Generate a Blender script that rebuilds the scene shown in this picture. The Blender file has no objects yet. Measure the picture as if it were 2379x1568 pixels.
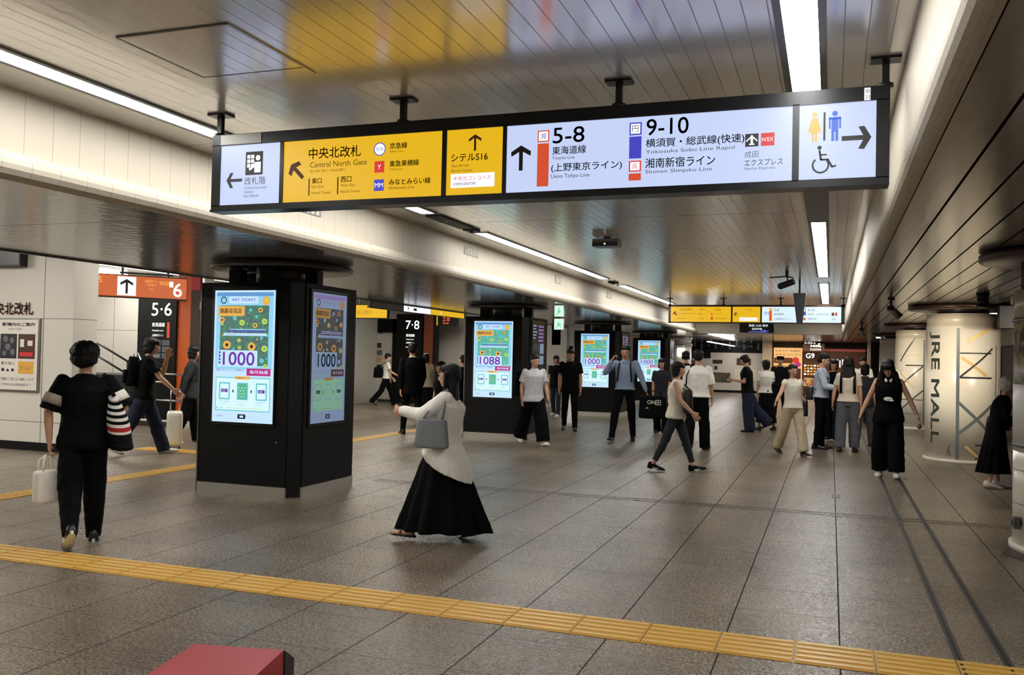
import bpy, bmesh, math, random
from mathutils import Vector, Matrix, Euler
random.seed(7)
SC = bpy.context.scene
COL = SC.collection
PI = math.pi
def R(d): return math.radians(d)

# ------------------------------------------------------------------ camera
F_PX, YAW, PITCH, ROLL, EYE = 2076.03, 3.43220780e-01, 2.10251980e-02, 2.16237090e-02, 1.6
c_, s_ = math.cos(YAW), math.sin(YAW)
Fv = Vector((-s_ * math.cos(PITCH), c_ * math.cos(PITCH), math.sin(PITCH)))
Rv0 = Vector((c_, s_, 0)); Uv0 = Rv0.cross(Fv)
Rv = Rv0 * math.cos(ROLL) + Uv0 * math.sin(ROLL)
Uv = -Rv0 * math.sin(ROLL) + Uv0 * math.cos(ROLL)
cam_data = bpy.data.cameras.new('camera')
cam = bpy.data.objects.new('camera', cam_data); COL.objects.link(cam)
cam_data.sensor_fit = 'HORIZONTAL'; cam_data.sensor_width = 36.0
cam_data.lens = 36.0 * F_PX / 2379.0
cam_data.clip_start = 0.05; cam_data.clip_end = 200
M3 = Matrix((Rv, Uv, -Fv)).transposed()
cam.matrix_world = Matrix.Translation((0, 0, EYE)) @ M3.to_4x4()
SC.camera = cam

# ------------------------------------------------------------------ world, exposure
SC.view_settings.view_transform = 'Standard'
SC.view_settings.look = 'None'
SC.view_settings.gamma = 1
SC.view_settings.exposure = 0.55
SC.view_settings.use_curve_mapping = False
wd = bpy.data.worlds.new('world'); SC.world = wd; wd.use_nodes = True
wd.node_tree.nodes['Background'].inputs[0].default_value = (0.9, 0.93, 1.0, 1)
wd.node_tree.nodes['Background'].inputs[1].default_value = 0.16
LAMP = 19.0          # strength of the linear ceiling lights

def lamp(name, kind, loc, energy, color=(1, 1, 1), **kw):
    d = bpy.data.lights.new(name, kind); d.energy = energy; d.color = color
    for k, v in kw.items(): setattr(d, k, v)
    o = bpy.data.objects.new(name, d); COL.objects.link(o); o.location = loc
    return o

# ------------------------------------------------------------------ materials
MATS = {}
def srgb(r, g, b):
    f = lambda c: ((c / 255 + .055) / 1.055) ** 2.4 if c > 10 else c / 255 / 12.92
    return (f(r), f(g), f(b), 1)
def mat(name, col, rough=.5, metal=0.0, em=0.0, emcol=None, spec=.5, bump=0, bscale=40, bstretch=(1, 1, 1), coat=0, var=0, vscale=3):
    if name in MATS: return MATS[name]
    m = bpy.data.materials.new(name); m.use_nodes = True
    nt = m.node_tree; b = nt.nodes['Principled BSDF']
    c = srgb(*col)
    b.inputs['Base Color'].default_value = c
    b.inputs['Roughness'].default_value = rough
    b.inputs['Metallic'].default_value = metal
    b.inputs['Specular IOR Level'].default_value = spec
    b.inputs['Coat Weight'].default_value = coat
    if em:
        b.inputs['Emission Color'].default_value = srgb(*(emcol or col))
        b.inputs['Emission Strength'].default_value = em
    tc = mp = None
    if bump or var:
        tc = nt.nodes.new('ShaderNodeTexCoord'); mp = nt.nodes.new('ShaderNodeMapping')
        mp.inputs['Scale'].default_value = bstretch
        nt.links.new(tc.outputs['Object'], mp.inputs[0])
    if bump:
        n = nt.nodes.new('ShaderNodeTexNoise'); n.inputs['Scale'].default_value = bscale; n.inputs['Detail'].default_value = 3
        bp = nt.nodes.new('ShaderNodeBump'); bp.inputs['Strength'].default_value = bump; bp.inputs['Distance'].default_value = .02
        nt.links.new(mp.outputs[0], n.inputs['Vector']); nt.links.new(n.outputs[0], bp.inputs['Height'])
        nt.links.new(bp.outputs[0], b.inputs['Normal'])
    if var:
        n2 = nt.nodes.new('ShaderNodeTexNoise'); n2.inputs['Scale'].default_value = vscale; n2.inputs['Detail'].default_value = 4
        mr = nt.nodes.new('ShaderNodeMapRange'); mr.inputs[3].default_value = 1 - var; mr.inputs[4].default_value = 1 + var
        mx = nt.nodes.new('ShaderNodeVectorMath'); mx.operation = 'SCALE'; mx.inputs[0].default_value = c[:3]
        nt.links.new(mp.outputs[0], n2.inputs['Vector']); nt.links.new(n2.outputs[0], mr.inputs[0])
        nt.links.new(mr.outputs[0], mx.inputs['Scale']); nt.links.new(mx.outputs[0], b.inputs['Base Color'])
    MATS[name] = m
    return m

def lin_mask(nt, coord, period, offset, width):
    """1 in a thin groove of the given width every period metres"""
    a = nt.nodes.new('ShaderNodeMath'); a.operation = 'ADD'; a.inputs[1].default_value = -offset + width / 2 + 1000 * period
    nt.links.new(coord, a.inputs[0])
    w = nt.nodes.new('ShaderNodeMath'); w.operation = 'MODULO'; w.inputs[1].default_value = period
    nt.links.new(a.outputs[0], w.inputs[0])
    l = nt.nodes.new('ShaderNodeMath'); l.operation = 'LESS_THAN'; l.inputs[1].default_value = width
    nt.links.new(w.outputs[0], l.inputs[0])
    return l.outputs[0]
def mixc(nt, fac, a, b):
    m = nt.nodes.new('ShaderNodeMix'); m.data_type = 'RGBA'
    if hasattr(fac, 'links'): nt.links.new(fac, m.inputs[0])
    else: m.inputs[0].default_value = fac
    for i, v in ((6, a), (7, b)):
        if hasattr(v, 'links'): nt.links.new(v, m.inputs[i])
        else: m.inputs[i].default_value = v
    return m.outputs[2]
def boards(name, col, groove, axis, period, offset, width, rough, metal, cross=None, var=.04, wob=.25, deep=1.0, spec=.5):
    m = bpy.data.materials.new(name); m.use_nodes = True; nt = m.node_tree; b = nt.nodes['Principled BSDF']
    tc = nt.nodes.new('ShaderNodeTexCoord'); sp = nt.nodes.new('ShaderNodeSeparateXYZ'); nt.links.new(tc.outputs['Object'], sp.inputs[0])
    g = lin_mask(nt, sp.outputs[axis], period, offset, width)
    out = mixc(nt, g, srgb(*col), srgb(*groove))
    if cross:
        g2 = lin_mask(nt, sp.outputs[cross[0]], cross[1], cross[2], cross[3]); out = mixc(nt, g2, out, srgb(*groove))
    nt.links.new(out, b.inputs['Base Color'])
    for sock, on in (('Roughness', rough), ('Metallic', metal), ('Specular IOR Level', spec)):
        q = nt.nodes.new('ShaderNodeMapRange'); q.inputs[3].default_value = on; q.inputs[4].default_value = on + ((.9 if sock == 'Roughness' else 0) - on) * deep
        nt.links.new(g, q.inputs[0]); nt.links.new(q.outputs[0], b.inputs[sock])
    # each board is a shallow curved slat, slightly uneven along its length
    mp = nt.nodes.new('ShaderNodeMapping'); sc = [1, 1, 1]; sc[1 if axis == 0 else 2 if axis == 1 else 0] = .12
    mp.inputs['Scale'].default_value = sc; nt.links.new(tc.outputs['Object'], mp.inputs[0])
    n = nt.nodes.new('ShaderNodeTexNoise'); n.inputs['Scale'].default_value = 9; nt.links.new(mp.outputs[0], n.inputs['Vector'])
    sub = nt.nodes.new('ShaderNodeMath'); sub.operation = 'SUBTRACT'; sub.use_clamp = True
    nt.links.new(n.outputs[0], sub.inputs[0]); nt.links.new(g, sub.inputs[1])
    bp = nt.nodes.new('ShaderNodeBump'); bp.inputs['Strength'].default_value = wob; bp.inputs['Distance'].default_value = .004
    nt.links.new(sub.outputs[0], bp.inputs['Height']); nt.links.new(bp.outputs[0], b.inputs['Normal'])
    MATS[name] = m
    return m

def floor_material():
    m = bpy.data.materials.new('granite_floor'); m.use_nodes = True; nt = m.node_tree; b = nt.nodes['Principled BSDF']
    tc = nt.nodes.new('ShaderNodeTexCoord'); sp = nt.nodes.new('ShaderNodeSeparateXYZ'); nt.links.new(tc.outputs['Object'], sp.inputs[0])
    n1 = nt.nodes.new('ShaderNodeTexNoise'); n1.inputs['Scale'].default_value = 60; n1.inputs['Detail'].default_value = 3
    n2 = nt.nodes.new('ShaderNodeTexNoise'); n2.inputs['Scale'].default_value = 1.1; n2.inputs['Detail'].default_value = 5
    n3 = nt.nodes.new('ShaderNodeTexVoronoi'); n3.inputs['Scale'].default_value = 60
    for n in (n1, n2, n3): nt.links.new(tc.outputs['Object'], n.inputs['Vector'])
    r = nt.nodes.new('ShaderNodeValToRGB')
    r.color_ramp.elements[0].position = .30; r.color_ramp.elements[0].color = srgb(94, 84, 73)
    r.color_ramp.elements[1].position = .74; r.color_ramp.elements[1].color = srgb(196, 182, 162); e_ = r.color_ramp.elements.new(.5); e_.color = srgb(120, 109, 95)
    nt.links.new(n1.outputs[0], r.inputs[0])
    r2 = nt.nodes.new('ShaderNodeValToRGB')
    r2.color_ramp.elements[0].position = .3; r2.color_ramp.elements[0].color = (.50, .48, .45, 1)
    r2.color_ramp.elements[1].position = .7; r2.color_ramp.elements[1].color = (1, 1, 1, 1)
    nt.links.new(n2.outputs[0], r2.inputs[0])
    mul = nt.nodes.new('ShaderNodeMix'); mul.data_type = 'RGBA'; mul.blend_type = 'MULTIPLY'; mul.inputs[0].default_value = 1
    nt.links.new(r.outputs[0], mul.inputs[6]); nt.links.new(r2.outputs[0], mul.inputs[7])
    # tint of each slab
    sx = nt.nodes.new('ShaderNodeVectorMath'); sx.operation = 'MULTIPLY'; sx.inputs[1].default_value = (1 / .627, 1 / .59, 0)
    ad = nt.nodes.new('ShaderNodeVectorMath'); ad.operation = 'ADD'; ad.inputs[1].default_value = (-.078, -.0, 0)
    nt.links.new(tc.outputs['Object'], ad.inputs[0]); nt.links.new(ad.outputs[0], sx.inputs[0])
    fl = nt.nodes.new('ShaderNodeVectorMath'); fl.operation = 'FLOOR'; nt.links.new(sx.outputs[0], fl.inputs[0])
    wn = nt.nodes.new('ShaderNodeTexWhiteNoise'); wn.noise_dimensions = '3D'; nt.links.new(fl.outputs[0], wn.inputs['Vector'])
    mr = nt.nodes.new('ShaderNodeMapRange'); mr.inputs[3].default_value = .88; mr.inputs[4].default_value = 1.1
    nt.links.new(wn.outputs['Value'], mr.inputs[0])
    sc = nt.nodes.new('ShaderNodeVectorMath'); sc.operation = 'SCALE'; nt.links.new(mul.outputs[2], sc.inputs[0]); nt.links.new(mr.outputs[0], sc.inputs['Scale'])
    gx = lin_mask(nt, sp.outputs[0], .627, .068, .009)
    gy = lin_mask(nt, sp.outputs[1], .59, .10, .006)
    o = mixc(nt, gy, sc.outputs[0], srgb(58, 54, 50)); o = mixc(nt, gx, o, srgb(44, 41, 38))
    nt.links.new(o, b.inputs['Base Color'])
    rr = nt.nodes.new('ShaderNodeMapRange'); rr.inputs[3].default_value = .15; rr.inputs[4].default_value = .41
    nt.links.new(n1.outputs[0], rr.inputs[0])
    mx = nt.nodes.new('ShaderNodeMath'); mx.operation = 'MAXIMUM'
    hx = nt.nodes.new('ShaderNodeMath'); hx.operation = 'MULTIPLY'; hx.inputs[1].default_value = .7; nt.links.new(gx, hx.inputs[0]); nt.links.new(hx.outputs[0], mx.inputs[0])
    hf = nt.nodes.new('ShaderNodeMath'); hf.operation = 'MULTIPLY'; hf.inputs[1].default_value = .4; nt.links.new(gy, hf.inputs[0]); nt.links.new(hf.outputs[0], mx.inputs[1])
    ro = nt.nodes.new('ShaderNodeMath'); ro.operation = 'ADD'; ro.use_clamp = True; nt.links.new(rr.outputs[0], ro.inputs[0]); nt.links.new(mx.outputs[0], ro.inputs[1]); nt.links.new(ro.outputs[0], b.inputs['Roughness'])
    sp2 = nt.nodes.new('ShaderNodeMapRange'); sp2.inputs[3].default_value = .5; sp2.inputs[4].default_value = 0; nt.links.new(mx.outputs[0], sp2.inputs[0]); nt.links.new(sp2.outputs[0], b.inputs['Specular IOR Level'])
    n4 = nt.nodes.new('ShaderNodeTexNoise'); n4.inputs['Scale'].default_value = 34; n4.inputs['Detail'].default_value = 3; n4.inputs['Distortion'].default_value = 1.8
    nt.links.new(tc.outputs['Object'], n4.inputs['Vector'])
    bp = nt.nodes.new('ShaderNodeBump'); bp.inputs['Strength'].default_value = .8; bp.inputs['Distance'].default_value = .005
    nt.links.new(n4.outputs[0], bp.inputs['Height']); nt.links.new(bp.outputs[0], b.inputs['Normal'])
    MATS['floor'] = m
floor_material()

boards('ceil', (230, 227, 222), (150, 148, 145), 0, .11, .04, .005, .21, .52, cross=(1, 4.2, 5.72, .008), wob=.35, deep=.25)
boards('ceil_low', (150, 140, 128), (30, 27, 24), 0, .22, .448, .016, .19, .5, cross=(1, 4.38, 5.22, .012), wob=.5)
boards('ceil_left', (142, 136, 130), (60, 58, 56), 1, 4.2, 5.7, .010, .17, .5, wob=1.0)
boards('beam', (192, 184, 168), (155, 148, 136), 1, .22, .05, .005, .55, .0, wob=.15, deep=0, spec=.25)
boards('wallpanel', (196, 192, 184), (96, 92, 88), 0, .98, -10.36, .012, .35, .0, cross=(2, 1.58, 2.02, .01), wob=.1)
mat('white_wall', (205, 200, 192), .45)
mat('white_gloss', (225, 218, 202), .25)
mat('black_panel', (8, 8, 9), .5, spec=.22, bump=.08, bscale=220)
mat('black_trim', (12, 12, 13), .36)
mat('black_matte', (12, 12, 13), .6)
mat('dark_metal', (38, 38, 40), .32, .6)
mat('frame_dark', (32, 33, 36), .28, .5)
mat('steel', (170, 168, 164), .28, .9)
mat('steel_plinth', (186, 182, 174), .3, .6)
mat('grey_metal', (120, 118, 114), .35, .6)
mat('channel', (105, 106, 108), .4, .4)
mat('ring', (74, 70, 66), .25, .6)
mat('ring_brown', (66, 46, 36), .35, .3)
mat('yellow_tile', (203, 154, 58), .5, var=.12, vscale=4)
mat('yellow_bar', (216, 176, 92), .38, var=.10, vscale=6)
mat('rail', (70, 67, 64), .45, .4)
mat('orange', (214, 96, 32), .4)
mat('red', (196, 40, 50), .45)
mat('brown', (62, 34, 22), .5)
mat('orange_brown', (112, 50, 22), .45)
mat('dark_wall', (30, 30, 33), .5)
mat('ink', (24, 24, 28), .5)
mat('ink_grey', (92, 94, 104), .5)
mat('ink_brown', (110, 56, 30), .5)
mat('ink_gold', (150, 112, 38), .5)
mat('silver_line', (150, 150, 148), .3, .6)
mat('red_case', (176, 40, 50), .42)
mat('pink_case', (206, 116, 138), .4)
mat('case_black', (40, 38, 42), .5)
def em(name, col, s): return mat(name, tuple(int(c * .25) for c in col), .35, em=s * (.78 if name[:2] in ('a_', 'd_') else 1), emcol=col)
em('lamp_white', (255, 253, 248), LAMP)
em('lamp_dim', (255, 250, 240), 3.0); em('lamp_hall', (255, 250, 238), 34.0)
em('sign_white', (190, 203, 238), .74)
em('sign_yellow', (222, 174, 22), .74)
em('sign_yellow_far', (224, 176, 24), .74)
em('sign_paleblue', (205, 226, 236), .8)
em('sign_orange', (200, 92, 36), .66)
em('e_orange', (196, 72, 40), .8)
em('e_blue', (66, 62, 178), .8)
em('e_red', (200, 48, 44), .8)
em('e_skyblue', (40, 92, 200), .8)
em('e_gold', (226, 160, 62), .9)
em('e_white', (235, 238, 244), .85)
em('e_text', (250, 250, 246), 1.3)
em('e_green', (60, 170, 120), .8)
em('e_palegreen', (190, 232, 205), .9)
em('e_ledviolet', (120, 120, 230), 1.0)
em('e_ledred', (230, 90, 60), 1.0)
# advert screens
em('a_cyan', (140, 200, 228), 1.0); em('a_teal', (96, 188, 196), .95); em('a_blue', (96, 150, 205), .95)
em('a_pale', (188, 218, 240), 1.0); em('a_white', (200, 230, 238), 1.05); em('a_gold', (226, 170, 80), .95)
em('a_lime', (190, 210, 80), .95); em('a_purple', (112, 54, 158), .9); em('a_magenta', (186, 40, 128), .9)
em('a_violet', (88, 72, 190), .9); em('a_ink', (30, 34, 52), .5); em('a_mint', (90, 180, 130), .9)
em('d_grey', (120, 140, 168), .75); em('d_dark', (44, 50, 58), .5); em('d_gold', (170, 130, 70), .6)
em('d_green', (120, 168, 140), .75); em('d_violet', (130, 110, 170), .7); em('d_brown', (86, 44, 34), .5)
def pattern(name, c1, c2, s, scale=34):
    m = mat(name, (20, 20, 20), .35, em=s * .78, emcol=c1); nt = m.node_tree; b = nt.nodes['Principled BSDF']
    tc = nt.nodes.new('ShaderNodeTexCoord'); n = nt.nodes.new('ShaderNodeTexNoise'); n.inputs['Scale'].default_value = scale; n.inputs['Detail'].default_value = 3
    nt.links.new(tc.outputs['Object'], n.inputs['Vector'])
    r = nt.nodes.new('ShaderNodeValToRGB'); r.color_ramp.elements[0].position = .44; r.color_ramp.elements[0].color = srgb(*c1)
    r.color_ramp.elements[1].position = .56; r.color_ramp.elements[1].color = srgb(*c2)
    nt.links.new(n.outputs[0], r.inputs[0]); nt.links.new(r.outputs[0], b.inputs['Emission Color'])
pattern('a_field', (72, 150, 104), (92, 104, 118), .8)
pattern('a_field2', (88, 190, 186), (92, 168, 130), .9)
pattern('d_field', (52, 58, 64), (74, 78, 84), .6)
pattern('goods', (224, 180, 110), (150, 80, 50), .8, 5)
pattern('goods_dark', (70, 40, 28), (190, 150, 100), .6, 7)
pattern('poster_print', (170, 150, 100), (96, 88, 76), .12, 14)

# ------------------------------------------------------------------ mesh builder
class MB:
    def __init__(s): s.v = []; s.f = []; s.m = []; s.s = []
    def add(s, vs, fs, m, smooth=False):
        o = len(s.v); s.v += [tuple(v) for v in vs]
        for f in fs: s.f.append(tuple(i + o for i in f)); s.m.append(m); s.s.append(smooth)
        return s
    def box(s, x0, x1, y0, y1, z0, z1, m):
        vs = [(x, y, z) for z in (z0, z1) for y in (y0, y1) for x in (x0, x1)]
        return s.add(vs, [(0, 2, 3, 1), (4, 5, 7, 6), (0, 1, 5, 4), (2, 6, 7, 3), (0, 4, 6, 2), (1, 3, 7, 5)], m)
    def obox(s, c, size, rot, m):
        """box of given size centred at c, turned by a 3x3 matrix or euler"""
        if not isinstance(rot, Matrix): rot = Euler(rot).to_matrix()
        c = Vector(c); vs = []
        for z in (-1, 1):
            for y in (-1, 1):
                for x in (-1, 1): vs.append(c + rot @ Vector((x * size[0] / 2, y * size[1] / 2, z * size[2] / 2)))
        return s.add(vs, [(0, 2, 3, 1), (4, 5, 7, 6), (0, 1, 5, 4), (2, 6, 7, 3), (0, 4, 6, 2), (1, 3, 7, 5)], m)
    def prism(s, pts, z0, z1, m, smooth=False):
        n = len(pts); vs = [(p[0], p[1], z0) for p in pts] + [(p[0], p[1], z1) for p in pts]
        s.add(vs, [(i, (i + 1) % n, n + (i + 1) % n, n + i) for i in range(n)], m, smooth)
        return s.add(vs, [tuple(range(n))[::-1], tuple(range(n, 2 * n))], m)
    def extr(s, pts, y0, y1, m, smooth=False):
        """profile in x,z run along y"""
        n = len(pts); vs = [(p[0], y0, p[1]) for p in pts] + [(p[0], y1, p[1]) for p in pts]
        s.add(vs, [(i, (i + 1) % n, n + (i + 1) % n, n + i) for i in range(n)], m, smooth)
        return s.add(vs, [tuple(range(n))[::-1], tuple(range(n, 2 * n))], m)
    def rings(s, rs, m, smooth=True, cap=True):
        n = len(rs[0]); vs = [v for r in rs for v in r]; fs = []
        for k in range(len(rs) - 1):
            for i in range(n): fs.append((k * n + i, k * n + (i + 1) % n, (k + 1) * n + (i + 1) % n, (k + 1) * n + i))
        if cap:
            fs += [tuple(range(n))[::-1], tuple(range((len(rs) - 1) * n, len(rs) * n))]
            vol = 0.0
            for f in fs:                      # keep every closed shell facing outwards
                a = vs[f[0]]
                for i in range(1, len(f) - 1): vol += Vector(a).dot(Vector(vs[f[i]]).cross(Vector(vs[f[i + 1]])))
            if vol < 0: fs = [f[::-1] for f in fs]
        return s.add(vs, fs, m, smooth)
    def cyl(s, a, b, ra, rb, m, n=16, smooth=True, cap=True):
        a, b = Vector(a), Vector(b); u, v = frame(b - a)
        return s.rings([[c + (u * math.cos(t) + v * math.sin(t)) * r for t in [2 * PI * i / n for i in range(n)]] for c, r in ((a, ra), (b, rb))], m, smooth, cap)
    def capsule(s, a, b, ra, rb, m=None, n=12):
        a, b = Vector(a), Vector(b); d = (b - a).normalized(); u, v = frame(d); rs = []
        for c, r, sg in ((a, ra, -1), (b, rb, 1)):
            ang = (80, 55, 28, 0) if sg < 0 else (0, 28, 55, 80)
            for g in ang:
                q = c + d * sg * r * math.sin(R(g)); w = r * math.cos(R(g))
                rs.append([q + (u * math.cos(t) + v * math.sin(t)) * w for t in [2 * PI * i / n for i in range(n)]])
        return s.rings(rs, m)
    def ell(s, c, r, m=None, rot=None, n=16, k=9):
        c = Vector(c); rot = rot or Matrix.Identity(3); rs = []
        for j in range(1, k):
            g = PI * j / k - PI / 2
            rs.append([c + rot @ Vector((r[0] * math.cos(g) * math.cos(t), r[1] * math.cos(g) * math.sin(t), r[2] * math.sin(g))) for t in [2 * PI * i / n for i in range(n)]])
        return s.rings(rs, m)
    def tube(s, pts, r, m, n=8, flat=1.0):
        pts = [Vector(p) for p in pts]; rs = []; pu = None
        for i, p in enumerate(pts):
            d = (pts[min(i + 1, len(pts) - 1)] - pts[max(i - 1, 0)]).normalized()
            u, v = frame(d)
            if pu is not None:
                u = (pu - d * pu.dot(d)).normalized(); v = d.cross(u)
            pu = u
            rs.append([p + u * math.cos(t) * r + v * math.sin(t) * r * flat for t in [2 * PI * i2 / n for i2 in range(n)]])
        return s.rings(rs, m)
    def rbox(s, c, size, m, rot=None, e=4.0, n=28, taper=1.0, round_=.12):
        """soft-edged box: superellipse rings stacked in z; taper scales the top"""
        c = Vector(c); rot = rot or Matrix.Identity(3); rs = []
        for zz, k in ((-1, .80), (-.97, .92), (-.9, .98), (-.75, 1), (-.3, 1), (.3, 1), (.75, 1), (.9, .97), (.97, .90), (1, .75)):
            sc = k * (1 + (taper - 1) * (zz + 1) / 2); ring = []
            for i in range(n):
                t = 2 * PI * i / n; ct, st = math.cos(t), math.sin(t)
                x = math.copysign(abs(ct) ** (2 / e), ct) * size[0] / 2 * sc; y = math.copysign(abs(st) ** (2 / e), st) * size[1] / 2 * sc
                ring.append(c + rot @ Vector((x, y, zz * size[2] / 2)))
            rs.append(ring)
        return s.rings(rs, m)
    def build(s, name, parent=None, default=None, loc=None):
        me = bpy.data.meshes.new(name); me.from_pydata(s.v, [], s.f)
        names = []
        for m in s.m:
            k = m or default
            if k not in names: names.append(k)
        for k in names: me.materials.append(MATS[k])
        idx = {k: i for i, k in enumerate(names)}
        me.polygons.foreach_set('material_index', [idx[m or default] for m in s.m])
        me.polygons.foreach_set('use_smooth', s.s)
        me.update()
        o = bpy.data.objects.new(name, me); COL.objects.link(o)
        if parent: o.parent = parent
        if loc: o.location = loc
        return o
def frame(d):
    d = Vector(d).normalized(); h = Vector((0, 0, 1)) if abs(d.z) < .9 else Vector((0, 1, 0))
    u = h.cross(d).normalized(); return u, d.cross(u)

def tag(o, label=None, cat=None, group=None, kind=None):
    if label: o['label'] = label
    if cat: o['category'] = cat
    if group: o['group'] = group
    if kind: o['kind'] = kind
    return o
def empty(name, loc, rz=0, label=None, cat=None, group=None):
    o = bpy.data.objects.new(name, None); COL.objects.link(o); o.location = loc; o.rotation_euler = (0, 0, rz)
    o.empty_display_size = .2
    return tag(o, label, cat, group)
def struct(name, mb, default=None):
    o = mb.build(name, None, default); o['kind'] = 'structure'; return o
def copy_tree(o, parent=None):
    c = o.copy(); COL.objects.link(c); c.parent = parent
    for ch in [x for x in COL.objects if x.parent is o]: copy_tree(ch, c)
    return c

# text: glyph outlines turned into mesh faces
_tc = {}
def glyphs(t):
    if t not in _tc:
        cu = bpy.data.curves.new('glyphs', 'FONT'); cu.body = t; cu.size = 1; cu.resolution_u = 3
        ob = bpy.data.objects.new('glyphs', cu); COL.objects.link(ob)
        dg = bpy.context.evaluated_depsgraph_get(); dg.update()
        me = bpy.data.meshes.new_from_object(ob.evaluated_get(dg), depsgraph=dg)
        vs = [tuple(v.co) for v in me.vertices]; fs = [tuple(p.vertices) for p in me.polygons]
        bpy.data.objects.remove(ob); bpy.data.curves.remove(cu); bpy.data.meshes.remove(me)
        if vs:
            x0 = min(v[0] for v in vs); x1 = max(v[0] for v in vs); y0 = min(v[1] for v in vs); y1 = max(v[1] for v in vs)
        else: x0 = x1 = y0 = y1 = 0
        _tc[t] = (vs, fs, x0, x1, y0, y1)
    return _tc[t]

class G(MB):
    """flat graphics on a plane: O origin, U right, V up, N towards the reader"""
    def __init__(s, O, U, V, lift=.002):
        super().__init__(); s.O = Vector(O); s.U = Vector(U); s.V = Vector(V); s.N = s.U.cross(s.V); s.l = lift
        s.warp = None
    def P(s, u, v, k=1):
        if s.warp: return s.warp(u, v, k)
        return s.O + s.U * u + s.V * v + s.N * s.l * k
    def poly(s, pts, m, k=1): return s.add([s.P(u, v, k) for u, v in pts], [tuple(range(len(pts)))], m)
    def rect(s, u0, v0, u1, v1, m, k=1): return s.poly([(u0, v0), (u1, v0), (u1, v1), (u0, v1)], m, k)
    def line(s, a, b, w, m, k=1):
        a, b = Vector(a), Vector(b); d = (b - a).normalized(); n = Vector((-d.y, d.x)) * w / 2
        seg = 8 if s.warp else 1
        for i in range(seg):
            p = a.lerp(b, i / seg); q = a.lerp(b, (i + 1) / seg)
            s.poly([p - n, q - n, q + n, p + n], m, k)
        return s
    def disc(s, u, v, r, m, k=1, ry=None, n=20):
        ry = ry or r; return s.poly([(u + r * math.cos(2 * PI * i / n), v + ry * math.sin(2 * PI * i / n)) for i in range(n)], m, k)
    def ring(s, u, v, r, w, m, k=1, a0=0, a1=360, n=24):
        for i in range(n):
            t0 = R(a0 + (a1 - a0) * i / n); t1 = R(a0 + (a1 - a0) * (i + 1) / n)
            s.poly([(u + (r - w) * math.cos(t0), v + (r - w) * math.sin(t0)), (u + r * math.cos(t0), v + r * math.sin(t0)), (u + r * math.cos(t1), v + r * math.sin(t1)), (u + (r - w) * math.cos(t1), v + (r - w) * math.sin(t1))], m, k)
        return s
    def text(s, t, u0, v0, h, m, k=2, w=None, rot=0, al='l', bold=0):
        """t with its outline box bottom-left at u0,v0 and height h; w squeezes it to that width"""
        vs, fs, x0, x1, y0, y1 = glyphs(t)
        if not vs: return s
        if s.warp:
            bm = bmesh.new(); bv = [bm.verts.new(v) for v in vs]
            for f in fs:
                try: bm.faces.new([bv[i] for i in f])
                except ValueError: pass
            for q in range(1, 10):
                bmesh.ops.bisect_plane(bm, geom=bm.verts[:] + bm.edges[:] + bm.faces[:], plane_co=(0, y0 + (y1 - y0) * q / 10, 0), plane_no=(0, 1, 0))
            bm.verts.index_update(); vs = [tuple(v.co) for v in bm.verts]; fs = [tuple(v.index for v in f.verts) for f in bm.faces]; bm.free()
        sy = h / max(1e-6, y1 - y0); sx = (w / (x1 - x0)) if w else sy
        W = (x1 - x0) * sx; off = 0 if al == 'l' else -W / 2 if al == 'c' else -W
        cr, sr = math.cos(R(rot)), math.sin(R(rot))
        for du, dv in ([(0, 0)] if not bold else [(0, 0), (bold, 0), (0, bold), (bold, bold)]):
            out = []
            for x, y, z in vs:
                a = (x - x0) * sx + off + du; b = (y - y0) * sy + dv
                out.append(s.P(u0 + a * cr - b * sr, v0 + a * sr + b * cr, k + (.3 if du or dv else 0)))
            s.add(out, fs, m)
        return s
    def arrow(s, u, v, size, ang, w, m, k=2):
        """arrow centred at u,v pointing along ang (degrees, 90 = up)"""
        d = Vector((math.cos(R(ang)), math.sin(R(ang)))); n = Vector((-d.y, d.x)); c = Vector((u, v))
        tip = c + d * size / 2; s.line(c - d * size / 2, tip - d * w * .6, w, m, k)
        for q in (1, -1):
            e = tip - d * size * .42 + n * q * size * .40
            s.poly([tip, tip - d * w * 1.35, e - (d * w * .1 + n * q * 0), e + d * w * 1.05 + n * q * w * .1] if q > 0 else [tip, e + d * w * 1.05 + n * q * w * .1, e - d * w * .1, tip - d * w * 1.35], m, k + .2)
        return s

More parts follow.
